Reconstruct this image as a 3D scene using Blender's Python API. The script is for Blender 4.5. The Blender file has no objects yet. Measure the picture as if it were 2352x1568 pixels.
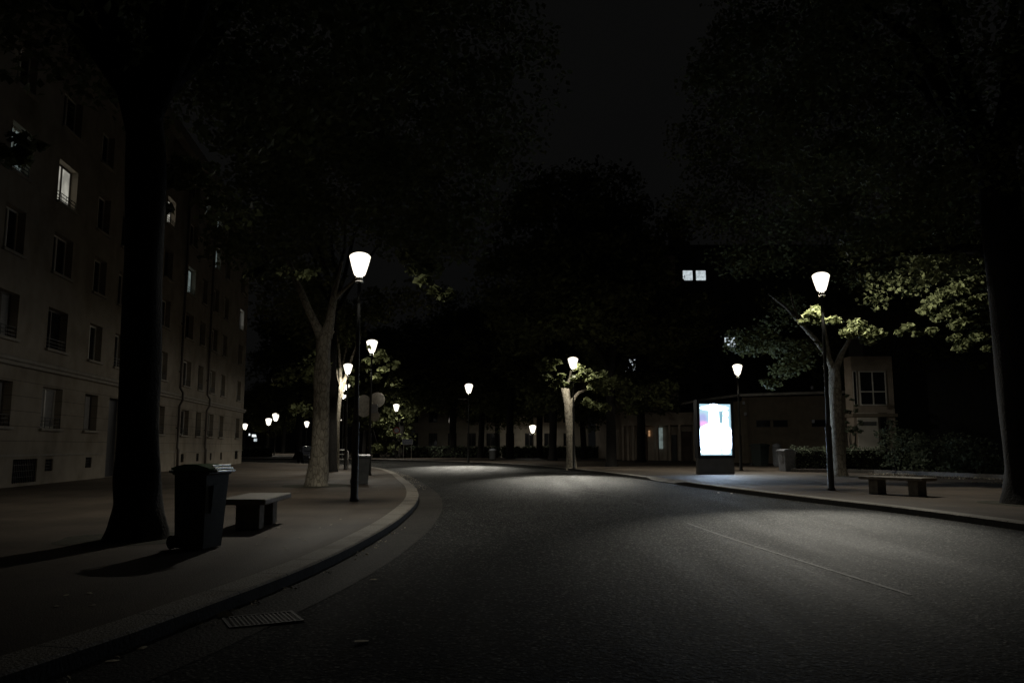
import bpy, math, random
import numpy as np
from mathutils import Vector, Matrix
R = math.radians
SC = bpy.context.scene
COL = SC.collection
# ------------------------------------------------------------ camera
FPX, HC = 1850.0, 1.25                       # focal length in px of a 2352 px wide frame, eye above the pavement
PITCH = math.atan((1025 - 784) / FPX)
cam = bpy.data.cameras.new('camera'); cam.sensor_width = 36; cam.lens = 36 * FPX / 2352
cam.clip_start = .05; cam.clip_end = 3000
camo = bpy.data.objects.new('camera', cam); COL.objects.link(camo)
camo.location = (0, 0, HC); camo.rotation_euler = (R(90) + PITCH, 0, 0); SC.camera = camo
# ------------------------------------------------------------ night sky, exposure
SC.view_settings.view_transform = 'Standard'; SC.view_settings.look = 'None'
SC.view_settings.exposure = 0; SC.view_settings.gamma = 1
SC.cycles.use_denoising = True
SC.cycles.max_bounces = 5; SC.cycles.diffuse_bounces = 2; SC.cycles.glossy_bounces = 2; SC.cycles.transparent_max_bounces = 12
SC.cycles.caustics_reflective = False; SC.cycles.caustics_refractive = False
W = bpy.data.worlds.new('World'); SC.world = W; W.use_nodes = True
wn = W.node_tree; bg = wn.nodes['Background']
wt = wn.nodes.new('ShaderNodeTexCoord'); wz = wn.nodes.new('ShaderNodeTexNoise'); wr = wn.nodes.new('ShaderNodeValToRGB')
wz.inputs['Scale'].default_value = 2.2; wz.inputs['Detail'].default_value = 4
wr.color_ramp.elements[0].position = .3; wr.color_ramp.elements[0].color = (.0024, .0025, .0026, 1)
wr.color_ramp.elements[1].position = .75; wr.color_ramp.elements[1].color = (.0036, .0035, .0032, 1)
wn.links.new(wt.outputs['Generated'], wz.inputs['Vector']); wn.links.new(wz.outputs['Fac'], wr.inputs['Fac'])
wn.links.new(wr.outputs['Color'], bg.inputs['Color']); bg.inputs['Strength'].default_value = 1.0
LAMP_W = 520.0                               # power of one street lamp
LAMP_COL = (1.0, .955, .83)
GLASS_E = 1.05
PANEL_E = 28.0

# ------------------------------------------------------------ pixel -> world helpers (depth Y is always a real distance)
cp, sp = math.cos(PITCH), math.sin(PITCH)
def ray(x, y):
    a = (x - 1176) / FPX; b = (784 - y) / FPX
    return (a, cp - b * sp, sp + b * cp)
def at(x, y, Y):
    r = ray(x, y); t = Y / r[1]
    return (t * r[0], Y, HC + t * r[2])
def gnd(x, y, z=0.):
    r = ray(x, y); t = (z - HC) / r[2]
    return (t * r[0], t * r[1], z)

# ------------------------------------------------------------ materials
def mat(name, col, rough=.7, metal=0., spec=.5, var=.25, scale=3., detail=6, bump=0., bscale=30., col2=None, coord='Object', emit=None, estr=0.):
    m = bpy.data.materials.new(name); m.use_nodes = True; nt = m.node_tree; n = nt.nodes; l = nt.links
    b = n['Principled BSDF']; b.inputs['Roughness'].default_value = rough; b.inputs['Metallic'].default_value = metal
    b.inputs['Specular IOR Level'].default_value = spec
    tc = n.new('ShaderNodeTexCoord'); nz = n.new('ShaderNodeTexNoise'); cr = n.new('ShaderNodeValToRGB')
    nz.inputs['Scale'].default_value = scale; nz.inputs['Detail'].default_value = detail; nz.inputs['Roughness'].default_value = .6
    c2 = col2 or tuple(c * (1 - var) for c in col); c1 = col if col2 else tuple(min(1, c * (1 + var)) for c in col)
    cr.color_ramp.elements[0].position = .32; cr.color_ramp.elements[1].position = .68
    cr.color_ramp.elements[0].color = (*c2, 1); cr.color_ramp.elements[1].color = (*c1, 1)
    l.new(tc.outputs[coord], nz.inputs['Vector']); l.new(nz.outputs['Fac'], cr.inputs['Fac']); l.new(cr.outputs['Color'], b.inputs['Base Color'])
    m['out'] = 0
    if bump:
        bn = n.new('ShaderNodeTexNoise'); bn.inputs['Scale'].default_value = bscale; bn.inputs['Detail'].default_value = 4
        bp = n.new('ShaderNodeBump'); bp.inputs['Strength'].default_value = bump; bp.inputs['Distance'].default_value = .02
        l.new(tc.outputs[coord], bn.inputs['Vector']); l.new(bn.outputs['Fac'], bp.inputs['Height']); l.new(bp.outputs['Normal'], b.inputs['Normal'])
    if emit:
        b.inputs['Emission Color'].default_value = (*emit, 1); b.inputs['Emission Strength'].default_value = estr
    del m['out']
    return m
def nodes(m): return m.node_tree.nodes, m.node_tree.links
def mul_mask(m, build, dark):
    """darken the base colour where build(nodes, links) gives 1"""
    n, l = nodes(m); b = n['Principled BSDF']; src = b.inputs['Base Color'].links[0].from_socket
    mx = n.new('ShaderNodeMix'); mx.data_type = 'RGBA'; mx.blend_type = 'MULTIPLY'
    l.new(build(n, l), mx.inputs[0]); l.new(src, mx.inputs[6]); mx.inputs[7].default_value = (*dark, 1)
    l.new(mx.outputs[2], b.inputs['Base Color'])
def ramp01(n, l, sock, a, b_):
    mr = n.new('ShaderNodeMapRange'); mr.inputs[1].default_value = a; mr.inputs[2].default_value = b_
    l.new(sock, mr.inputs[0]); return mr.outputs[0]

def asphalt(name, col, speck, rough, sc=170, patch=.35, spec=.5, bump=.6):
    m = mat(name, col, rough, spec=spec, var=patch, scale=.55, detail=8)
    n, l = nodes(m); b = n['Principled BSDF']; tc = [k for k in n if k.type == 'TEX_COORD'][0]
    src = b.inputs['Base Color'].links[0].from_socket
    v = n.new('ShaderNodeTexVoronoi'); v.inputs['Scale'].default_value = sc; l.new(tc.outputs['Object'], v.inputs['Vector'])
    sep = n.new('ShaderNodeSeparateColor'); l.new(v.outputs['Color'], sep.inputs[0])
    f = ramp01(n, l, sep.outputs[0], .80, 1.0)
    mx = n.new('ShaderNodeMix'); mx.data_type = 'RGBA'; l.new(f, mx.inputs[0]); l.new(src, mx.inputs[6]); mx.inputs[7].default_value = (*speck, 1)
    f2 = ramp01(n, l, sep.outputs[1], .7, 1.0)
    mx2 = n.new('ShaderNodeMix'); mx2.data_type = 'RGBA'; mx2.blend_type = 'MULTIPLY'; l.new(f2, mx2.inputs[0]); l.new(mx.outputs[2], mx2.inputs[6]); mx2.inputs[7].default_value = (.3, .3, .3, 1)
    l.new(mx2.outputs[2], b.inputs['Base Color'])
    bn = n.new('ShaderNodeTexNoise'); bn.inputs['Scale'].default_value = sc * .55; bn.inputs['Detail'].default_value = 3
    l.new(tc.outputs['Object'], bn.inputs['Vector'])
    bp = n.new('ShaderNodeBump'); bp.inputs['Strength'].default_value = bump; bp.inputs['Distance'].default_value = .016
    l.new(bn.outputs['Fac'], bp.inputs['Height']); l.new(bp.outputs['Normal'], b.inputs['Normal'])
    # long worn streaks in the driving direction
    mp = n.new('ShaderNodeMapping'); mp.inputs['Scale'].default_value = (1.1, .10, 1); l.new(tc.outputs['Object'], mp.inputs[0])
    sn = n.new('ShaderNodeTexNoise'); sn.inputs['Scale'].default_value = 1.3; sn.inputs['Detail'].default_value = 3; l.new(mp.outputs[0], sn.inputs['Vector'])
    mr = n.new('ShaderNodeMapRange'); mr.inputs[1].default_value = .35; mr.inputs[2].default_value = .65
    mr.inputs[3].default_value = rough - .045; mr.inputs[4].default_value = rough + .045
    l.new(sn.outputs['Fac'], mr.inputs[0]); l.new(mr.outputs[0], b.inputs['Roughness'])
    return m
M = {}
M['road'] = asphalt('road_asphalt', (.026, .0262, .0245), (.24, .235, .215), .84, 48, .35, .08, 1.0)
M['pave'] = asphalt('pavement_asphalt', (.108, .084, .062), (.16, .13, .10), .75, 130, .42, .3, .35)
M['gutter'] = asphalt('gutter_asphalt', (.056, .050, .043), (.13, .12, .10), .78, 70, .3, .15, .8)
M['soil'] = mat('soil', (.05, .045, .025), .95, var=.5, scale=9, bump=.8, bscale=40)
M['ground'] = mat('ground', (.04, .042, .028), .95, var=.4, scale=1.5, bump=.5)
M['kerb'] = mat('kerb_granite', (.29, .26, .215), .75, var=.38, scale=38, bump=.9, bscale=45)
def kerb_mask(n, l):
    u = n.new('ShaderNodeUVMap'); s = n.new('ShaderNodeSeparateXYZ'); l.new(u.outputs[0], s.inputs[0])
    mo = n.new('ShaderNodeMath'); mo.operation = 'FRACT'; l.new(s.outputs[0], mo.inputs[0])
    gt = n.new('ShaderNodeMath'); gt.operation = 'LESS_THAN'; gt.inputs[1].default_value = .02; l.new(mo.outputs[0], gt.inputs[0])
    return gt.outputs[0]
mul_mask(M['kerb'], kerb_mask, (.15, .14, .13))
def stain(n, l):
    tc = n.new('ShaderNodeTexCoord'); z = n.new('ShaderNodeTexNoise'); z.inputs['Scale'].default_value = 1.7; z.inputs['Detail'].default_value = 5
    l.new(tc.outputs['Object'], z.inputs['Vector']); return ramp01(n, l, z.outputs['Fac'], .5, .7)
mul_mask(M['kerb'], stain, (.55, .5, .45))
M['kerb_face'] = mat('kerb_face_shaded', (.035, .032, .028), .85, var=.4, scale=9, bump=.4)  # shade of the kerb's side faces put into the colour, darker than its top
M['seam'] = mat('worn_line', (.13, .13, .12), .85, col2=(.035, .035, .033), scale=2.2)
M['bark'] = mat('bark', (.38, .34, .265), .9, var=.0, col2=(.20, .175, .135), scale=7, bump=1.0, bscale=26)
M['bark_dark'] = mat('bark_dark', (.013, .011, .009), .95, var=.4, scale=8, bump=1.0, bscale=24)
def bark_plates(n, l):
    tc = n.new('ShaderNodeTexCoord'); mp = n.new('ShaderNodeMapping'); mp.inputs['Scale'].default_value = (9, 9, 3.2)
    v = n.new('ShaderNodeTexVoronoi'); v.feature = 'DISTANCE_TO_EDGE'; v.inputs['Scale'].default_value = 1.
    l.new(tc.outputs['Object'], mp.inputs[0]); l.new(mp.outputs[0], v.inputs['Vector'])
    mr = n.new('ShaderNodeMapRange'); mr.inputs[1].default_value = .02; mr.inputs[2].default_value = .09; mr.inputs[3].default_value = 1; mr.inputs[4].default_value = 0
    l.new(v.outputs['Distance'], mr.inputs[0]); return mr.outputs[0]
mul_mask(M['bark'], bark_plates, (.5, .47, .43)); mul_mask(M['bark_dark'], bark_plates, (.5, .5, .5))
def leafmat(name, col):
    m = bpy.data.materials.new(name); m.use_nodes = True; n, l = nodes(m); b = n['Principled BSDF']
    b.inputs['Roughness'].default_value = .7; b.inputs['Specular IOR Level'].default_value = .15
    g = n.new('ShaderNodeNewGeometry'); cr = n.new('ShaderNodeValToRGB')
    cr.color_ramp.elements[0].color = (*[c * .55 for c in col], 1); cr.color_ramp.elements[1].color = (*[c * 1.4 for c in col], 1)
    l.new(g.outputs['Random Per Island'], cr.inputs['Fac']); l.new(cr.outputs['Color'], b.inputs['Base Color'])
    t = n.new('ShaderNodeBsdfTranslucent'); l.new(cr.outputs['Color'], t.inputs['Color'])
    mx = n.new('ShaderNodeMixShader'); mx.inputs[0].default_value = .35
    l.new(b.outputs[0], mx.inputs[1]); l.new(t.outputs[0], mx.inputs[2]); l.new(mx.outputs[0], n['Material Output'].inputs[0])
    return m
M['leaf'] = leafmat('leaves', (.138, .152, .070))
M['leaf2'] = leafmat('leaves_hedge', (.16, .19, .13))
M['litter'] = mat('dry_leaf', (.75, .66, .48), .8, var=.3, scale=8)
M['pole'] = mat('lamp_paint', (.055, .055, .05), .5, metal=.3, var=.3, scale=20)
M['alu'] = mat('cast_aluminium', (.62, .60, .55), .5, metal=.2, var=.2, scale=30)
M['stone'] = mat('facade_stone', (.315, .272, .215), .85, var=.14, scale=1.6, detail=10, bump=.25, bscale=60)
def courses(n, l):
    tc = n.new('ShaderNodeTexCoord'); s = n.new('ShaderNodeSeparateXYZ'); l.new(tc.outputs['Object'], s.inputs[0])
    m1 = n.new('ShaderNodeMath'); m1.operation = 'MULTIPLY'; m1.inputs[1].default_value = 1 / .47; l.new(s.outputs[2], m1.inputs[0])
    fr = n.new('ShaderNodeMath'); fr.operation = 'FRACT'; l.new(m1.outputs[0], fr.inputs[0])
    lt = n.new('ShaderNodeMath'); lt.operation = 'LESS_THAN'; lt.inputs[1].default_value = .05; l.new(fr.outputs[0], lt.inputs[0])
    gz = n.new('ShaderNodeMath'); gz.operation = 'LESS_THAN'; gz.inputs[1].default_value = 3.7; l.new(s.outputs[2], gz.inputs[0])
    ga = n.new('ShaderNodeMath'); ga.operation = 'GREATER_THAN'; ga.inputs[1].default_value = .95; l.new(s.outputs[2], ga.inputs[0])
    a = n.new('ShaderNodeMath'); a.operation = 'MULTIPLY'; l.new(lt.outputs[0], a.inputs[0]); l.new(gz.outputs[0], a.inputs[1])
    c = n.new('ShaderNodeMath'); c.operation = 'MULTIPLY'; l.new(a.outputs[0], c.inputs[0]); l.new(ga.outputs[0], c.inputs[1]); return c.outputs[0]
mul_mask(M['stone'], courses, (.5, .47, .45))
def blotch(n, l):
    tc = n.new('ShaderNodeTexCoord'); mp = n.new('ShaderNodeMapping'); mp.inputs['Scale'].default_value = (1, .35, .8); z = n.new('ShaderNodeTexNoise')
    z.inputs['Scale'].default_value = .9; z.inputs['Detail'].default_value = 7; l.new(tc.outputs['Object'], mp.inputs[0]); l.new(mp.outputs[0], z.inputs['Vector'])
    return ramp01(n, l, z.outputs['Fac'], .48, .72)
mul_mask(M['stone'], blotch, (.66, .62, .55))
M['trim'] = mat('stone_trim', (.31, .28, .235), .8, var=.15, scale=4, bump=.2)
M['iron'] = mat('black_iron', (.02, .02, .02), .5, metal=.6)
M['glass'] = mat('window_glass', (.02, .022, .025), .08, spec=.6, var=.3, scale=1)
M['frame_dark'] = mat('painted_frame', (.09, .075, .065), .6)
M['frame_white'] = mat('white_frame', (.75, .72, .66), .5, var=.1)
M['blind'] = mat('roller_blind', (.30, .29, .28), .7, var=.12, scale=6)
M['shutter'] = mat('brown_shutter', (.10, .065, .045), .7)
def lit(name, col, s, scale=2.5, lo=.55):
    m = mat(name, (.1, .1, .1), .5); n, l = nodes(m); b = n['Principled BSDF']
    tc = n.new('ShaderNodeTexCoord'); z = n.new('ShaderNodeTexNoise'); z.inputs['Scale'].default_value = scale; cr = n.new('ShaderNodeValToRGB')
    cr.color_ramp.elements[0].position = .35; cr.color_ramp.elements[1].position = .65
    cr.color_ramp.elements[0].color = (*[c * lo for c in col], 1); cr.color_ramp.elements[1].color = (*col, 1)
    l.new(tc.outputs['Object'], z.inputs['Vector']); l.new(z.outputs['Fac'], cr.inputs['Fac']); l.new(cr.outputs['Color'], b.inputs['Emission Color'])
    b.inputs['Emission Strength'].default_value = s; return m
M['lit_warm'] = lit('lit_window', (.36, .35, .30), 1.0)
M['lit_cold'] = lit('lit_window_cold', (.62, .70, .74), 1.0)
M['lit_dim'] = lit('lit_window_dim', (.20, .25, .24), .6)
M['lit_shop'] = lit('lit_shop', (.9, 1.0, 1.0), 1.6)
M['lit_amber'] = lit('lit_amber', (.8, .45, .22), .6)
M['bin_green'] = mat('bin_plastic', (.022, .030, .028), .42, var=.2, scale=12, bump=.1)
M['bin_lid'] = mat('bin_lid_plastic', (.10, .23, .07), .32, var=.2, scale=12)
M['grip'] = mat('glossy_grip', (.6, .62, .6), .32, metal=.6, var=.1)
M['bin_grey'] = mat('grey_bin_plastic', (.065, .068, .068), .5, var=.2, scale=12)
M['bin_pale'] = mat('pale_bin', (.21, .22, .24), .55, var=.3, scale=14, bump=.3)
M['rubber'] = mat('rubber', (.02, .02, .02), .8)
M['concrete'] = mat('bench_stone', (.20, .185, .16), .8, var=.3, scale=10, bump=.5, bscale=60)
M['bench_top'] = mat('bench_top_stone', (.20, .18, .15), .62, var=.25, scale=9, bump=.3, bscale=60)
M['panel_case'] = mat('panel_case', (.035, .036, .042), .35, metal=.4)
M['panel_foot'] = mat('panel_foot', (.085, .082, .08), .55, metal=.2, var=.15)
M['sign_back'] = mat('sign_back', (.70, .65, .56), .55, metal=.3, var=.25, scale=9)
M['sign_white'] = mat('sign_white', (.6, .62, .68), .5, var=.2, scale=7)
M['sign_red'] = mat('sign_red', (.45, .03, .03), .5)
M['sign_blue'] = mat('sign_blue', (.04, .08, .35), .5)
M['wall_brown'] = mat('brown_render', (.26, .215, .16), .9, var=.18, scale=2.0, bump=.2)
M['wall_pink'] = mat('pink_render', (.46, .385, .31), .9, var=.18, scale=1.2, bump=.2)
M['wall_grey'] = mat('grey_render', (.12, .12, .12), .9, var=.2, scale=.8)
M['wall_cream'] = mat('cream_render', (.42, .38, .31), .9, var=.15, scale=1.3, bump=.2)
M['roofedge'] = mat('zinc_edge', (.42, .40, .36), .5, metal=.3)
M['roof'] = mat('roof_felt', (.05, .05, .05), .9)
M['car'] = mat('car_paint', (.03, .032, .04), .18, metal=.4, spec=.6)
M['chrome'] = mat('chrome', (.6, .6, .6), .12, metal=1)
M['door'] = mat('dark_door', (.035, .035, .04), .5)
M['white_panel'] = mat('white_panel', (.82, .77, .68), .6, var=.08)
M['cobble'] = mat('low_wall_stone', (.20, .19, .18), .85, var=.35, scale=18, bump=.8, bscale=30)

# ------------------------------------------------------------ mesh building
class MB:
    def __init__(s): s.v = []; s.f = []; s.m = []
    def add(s, vs, fs, mi=0):
        o = len(s.v); s.v += [tuple(v) for v in vs]; s.f += [tuple(i + o for i in f) for f in fs]; s.m += [mi] * len(fs); return s
    def box(s, x0, x1, y0, y1, z0, z1, mi=0, M4=None, bev=0.):
        if bev:
            b = bev; vs = []; fs = []
            X = (x0, x1); Y = (y0, y1); Z = (z0, z1); idx = {}
            for i in (0, 1):
                for j in (0, 1):
                    for k in (0, 1):
                        sx, sy, sz = (b if i == 0 else -b), (b if j == 0 else -b), (b if k == 0 else -b)
                        for a, (dx, dy, dz) in enumerate(((0, sy, sz), (sx, 0, sz), (sx, sy, 0))):
                            idx[i, j, k, a] = len(vs); vs.append((X[i] + dx, Y[j] + dy, Z[k] + dz))
            g = lambda i, j, k, a: idx[i, j, k, a]
            for i in (0, 1): fs.append([g(i, 0, 0, 0), g(i, 1, 0, 0), g(i, 1, 1, 0), g(i, 0, 1, 0)])
            for j in (0, 1): fs.append([g(0, j, 0, 1), g(1, j, 0, 1), g(1, j, 1, 1), g(0, j, 1, 1)])
            for k in (0, 1): fs.append([g(0, 0, k, 2), g(1, 0, k, 2), g(1, 1, k, 2), g(0, 1, k, 2)])
            for i in (0, 1):
                for j in (0, 1): fs.append([g(i, j, 0, 0), g(i, j, 1, 0), g(i, j, 1, 1), g(i, j, 0, 1)])
                for k in (0, 1): fs.append([g(i, 0, k, 0), g(i, 1, k, 0), g(i, 1, k, 2), g(i, 0, k, 2)])
            for j in (0, 1):
                for k in (0, 1): fs.append([g(0, j, k, 1), g(1, j, k, 1), g(1, j, k, 2), g(0, j, k, 2)])
            for i in (0, 1):
                for j in (0, 1):
                    for k in (0, 1): fs.append([g(i, j, k, 0), g(i, j, k, 1), g(i, j, k, 2)])
        else:
            vs = [(x, y, z) for x in (x0, x1) for y in (y0, y1) for z in (z0, z1)]
            fs = [(0, 1, 3, 2), (4, 6, 7, 5), (0, 4, 5, 1), (2, 3, 7, 6), (0, 2, 6, 4), (1, 5, 7, 3)]
        if M4: vs = [M4 @ Vector(v) for v in vs]
        return s.add(vs, fs, mi)
    def tube(s, pts, rs, n=12, mi=0, cap=True, wob=0., seed=0):
        rnd = random.Random(seed); P = [Vector(p) for p in pts]; o = len(s.v); up = Vector((.13, .99, .05)); ph = [rnd.uniform(0, 6.3) for _ in range(4)]
        for i, p in enumerate(P):
            d = (P[min(i + 1, len(P) - 1)] - P[max(i - 1, 0)]).normalized()
            a = d.cross(up).normalized(); b = d.cross(a)
            for k in range(n):
                t = 2 * math.pi * k / n
                r = rs[i] * (1 + wob * (.5 * math.sin(3 * t + ph[0] + i * .35) + .35 * math.sin(5 * t + ph[1] - i * .5) + .4 * math.sin(2 * t + ph[2] + i * .9)))
                s.v.append(tuple(p + (a * math.cos(t) + b * math.sin(t)) * r))
        for i in range(len(P) - 1):
            for k in range(n):
                s.f.append((o + i * n + k, o + i * n + (k + 1) % n, o + (i + 1) * n + (k + 1) % n, o + (i + 1) * n + k)); s.m.append(mi)
        if cap:
            s.f.append(tuple(o + k for k in range(n))); s.m.append(mi)
            s.f.append(tuple(o + (len(P) - 1) * n + k for k in range(n))); s.m.append(mi)
        return s
    def lathe(s, prof, n=20, cx=0, cy=0, mi=0):
        return s.tube_z([(cx, cy, z) for r, z in prof], [max(r, .0005) for r, z in prof], n, mi)
    def tube_z(s, pts, rs, n, mi=0):
        o = len(s.v)
        for (x, y, z), r in zip(pts, rs):
            for k in range(n):
                t = 2 * math.pi * k / n; s.v.append((x + r * math.cos(t), y + r * math.sin(t), z))
        for i in range(len(pts) - 1):
            for k in range(n): s.f.append((o + i * n + k, o + i * n + (k + 1) % n, o + (i + 1) * n + (k + 1) % n, o + (i + 1) * n + k)); s.m.append(mi)
        s.f.append(tuple(o + k for k in range(n))[::-1]); s.m.append(mi); s.f.append(tuple(o + (len(pts) - 1) * n + k for k in range(n))); s.m.append(mi)
        return s
    def hexa(s, lo, hi, mi=0):
        """lo, hi: four points each, ring order"""
        return s.add(list(lo) + list(hi), [(3, 2, 1, 0), (4, 5, 6, 7)] + [(i, (i + 1) % 4, 4 + (i + 1) % 4, 4 + i) for i in range(4)], mi)
    def mesh(s, name, mats, smooth=False):
        me = bpy.data.meshes.new(name); me.from_pydata(s.v, [], s.f)
        for m in mats: me.materials.append(m)
        if len(mats) > 1: me.polygons.foreach_set('material_index', s.m)
        if smooth: me.polygons.foreach_set('use_smooth', [True] * len(me.polygons))
        me.update(); return me
    def build(s, name, mats, parent=None, smooth=False):
        mats = mats if isinstance(mats, (list, tuple)) else [mats]
        o = bpy.data.objects.new(name, s.mesh(name, mats, smooth)); COL.objects.link(o); o.parent = parent; return o
def tag(o, label=None, cat=None, group=None, kind=None):
    if label: o['label'] = label
    if cat: o['category'] = cat
    if group: o['group'] = group
    if kind: o['kind'] = kind
    return o
def thing(name, loc, label, cat, group=None, rz=0.):
    o = bpy.data.objects.new(name, None); COL.objects.link(o); o.location = loc; o.rotation_euler = (0, 0, rz); o.empty_display_size = .3
    return tag(o, label, cat, group)
def copy_thing(src, name=None):
    c = src.copy(); COL.objects.link(c)
    for ch in src.children:
        d = ch.copy(); COL.objects.link(d); d.parent = c
        for g in ch.children:
            e = g.copy(); COL.objects.link(e); e.parent = d
    return c

# ------------------------------------------------------------ ground, road, pavements
def spline(P, step=.6):
    P = [Vector((p[0], p[1])) for p in P]; out = []
    for i in range(len(P) - 1):
        p0, p1, p2, p3 = P[max(i - 1, 0)], P[i], P[i + 1], P[min(i + 2, len(P) - 1)]
        n = max(1, int((p2 - p1).length / step))
        for k in range(n):
            t = k / n; out.append(.5 * ((2 * p1) + (p2 - p0) * t + (2 * p0 - 5 * p1 + 4 * p2 - p3) * t * t + (3 * p1 - p0 - 3 * p2 + p3) * t ** 3))
    out.append(P[-1]); return out
def offset(P, d):
    out = []
    for i, p in enumerate(P):
        t = (P[min(i + 1, len(P) - 1)] - P[max(i - 1, 0)]).normalized(); out.append(p + Vector((-t.y, t.x)) * d)
    return out
LK = spline([(-7.5, -9), (-4.6, -2), (-3.35, 2.5), (-2.84, 4.67), (-2.6, 5.76), (-2.24, 8.1), (-2.08, 9.8), (-2.0, 11.8), (-1.98, 13.9), (-2.05, 16.3), (-2.2, 18.9), (-2.52, 22.06), (-3.14, 26.3), (-4.05, 31.2), (-5.4, 38.3), (-7.3, 46.3), (-9.3, 51.8), (-13, 57.6), (-19, 63.5), (-30, 70), (-90, 90)])
RK = spline([(8.9, -9), (8.85, 2), (8.75, 8), (8.45, 13.56), (8.1, 17), (7.49, 20.14), (6.72, 24.92), (6.12, 29.93), (5.4, 35.8), (3.74, 45.5), (1.6, 55), (-1.7, 64.5), (-6.5, 72.5), (-14, 80), (-28, 89), (-90, 112)])
def sheet(name, pts, z, m):
    me = bpy.data.meshes.new(name); me.from_pydata([(p[0], p[1], z) for p in pts], [], [tuple(range(len(pts)))]); me.materials.append(m)
    o = bpy.data.objects.new(name, me); COL.objects.link(o); return tag(o, kind='structure')
def strip(name, A, zA, B, zB, m, extra=None):
    mb = MB(); n = len(A); uv = []; L = 0; us = [0]
    for i in range(1, n): L += (A[i] - A[i - 1]).length; us.append(L)
    rows = [(A, zA), (B, zB)] + (extra or [])
    for P, z in rows:
        for i in range(n): mb.v.append((P[i][0], P[i][1], z[i] if isinstance(z, list) else z))
    for r in range(len(rows) - 1):
        for i in range(n - 1): mb.f.append((r * n + i, r * n + i + 1, (r + 1) * n + i + 1, (r + 1) * n + i)); mb.m.append(0)
    if extra:
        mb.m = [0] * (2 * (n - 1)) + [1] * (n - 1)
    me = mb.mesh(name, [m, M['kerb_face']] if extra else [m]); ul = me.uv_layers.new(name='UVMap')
    for lp in me.loops: ul.data[lp.index].uv = (us[lp.vertex_index % n], (lp.vertex_index // n) * .3)
    o = bpy.data.objects.new(name, me); COL.objects.link(o); return tag(o, kind='structure')
sheet('ground', [(-900, -300), (900, -300), (900, 1400), (-900, 1400)], -.16, M['ground'])
RZ = -.13
roadpts = offset(LK, -.02) + offset(RK, .02)[::-1]
sheet('road', [p for p in roadpts], RZ, M['road'])
LKi = offset(LK, .32); RKi = offset(RK, -.30)
sheet('pavement', [(-90, -9)] + [tuple(p) for p in LKi] , -.004, M['pave'])
sheet('pavement', [tuple(p) for p in RKi] + [(-90, 300), (200, 300), (200, -9)], -.004, M['pave'])
o_ = offset(LK, .02)
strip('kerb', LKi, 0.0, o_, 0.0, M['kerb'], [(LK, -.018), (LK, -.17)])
zi = [0.0] * len(RK); zo = []; zf = []
for p in RK:
    k = max(0, min(1, (p.y - 29.6) / .8, (34.2 - p.y) / .8)); zo.append(-.10 * k); zf.append(-.018 - .09 * k)
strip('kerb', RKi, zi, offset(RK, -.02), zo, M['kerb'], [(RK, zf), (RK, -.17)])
for K, sg in ((LK, -1), ):
    idx = [i for i, p in enumerate(K) if 0 < p.y < 60]
    A = [K[i] for i in idx]; 
    B = offset(K, sg * .60); B = [B[i] for i in idx]
    strip('gutter', A, RZ + .012, B, RZ + .004, M['gutter'])
# faint worn line and a sealed joint on the carriageway
for P in ([(3.18, 14.9), (3.3, 12.6), (3.5, 10.2), (3.74, 7.8)], [(1.7, 26.4), (2.3, 24.6), (3.1, 22.6)]):
    C = spline(P, .3); strip('road_line', offset(C, .022), RZ + .005, offset(C, -.022), RZ + .005, M['seam'])

# ------------------------------------------------------------ left apartment building (stone)
U = Vector((-.1297, .9916, 0)); Nn = Vector((.9916, .1297, 0))
FO = Vector((-15.4, 24.3, 0))
apt = thing('apartment_building', FO, 'long pale stone apartment building with string course and downpipes along the left pavement', 'building', rz=math.atan2(U.y, U.x))
# local frame: x along the facade, -y toward the street (normal), z up
S0, S1, HT, TH = -34.0, 36.6, 17.6, .42
cols = [(-32.6, 1.5), (-29.3, 1.5), (-26, 1.5), (-22.6, 1.5), (-19.4, 1.5), (-16, 1.5), (-12.7, 1.5), (-9.6, 1.5), (-6.4, 1.5), (-3.3, 1.5), (0.0, 1.3), (3.55, 1.6), (7.05, 1.3), (9.7, 1.1), (12.9, 1.4), (16.0, 1.4), (20.5, 1.6), (23.5, 1.2), (26.5, 1.4), (29.4, 1.3), (34.6, 1.4)]
fl = [(1.87, 3.25), (4.57, 5.97), (7.22, 8.62), (9.72, 11.2), (12.45, 13.85), (15.05, 16.3)]
LIT = {(3, 11): 'lit_warm', (3, 10): 'lit_dim', (4, 15): 'lit_warm', (3, 16): 'lit_dim', (3, 20): 'lit_cold', (5, 18): 'lit_dim', (4, 18): 'lit_dim', (5, 17): 'lit_dim'}
opens = []
for fi, (a, b) in enumerate(fl):
    for ci, (c, w) in enumerate(cols):
        if fi == 0 and ci == 13: continue
        opens.append((c - w / 2, c + w / 2, a, b, fi, ci))
opens.append((8.95, 10.75, 0.0, 3.25, 'door', 0))
vents = [(1.05, 2.75, .1, .85), (3.35, 3.95, .42, .82), (6.85, 7.45, .44, .84), (-.8, 0.1, .42, .82), (-4, -3.4, .42, .82), (15.2, 15.7, .42, .85), (20.1, 20.7, .40, .85), (23.4, 24.0, .4, .85), (26.7, 27.2, .4, .85), (29.6, 30.1, .4, .85), (34.2, 35.2, .35, .95)]
for v in vents: opens.append((*v, 'vent', 0))
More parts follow.
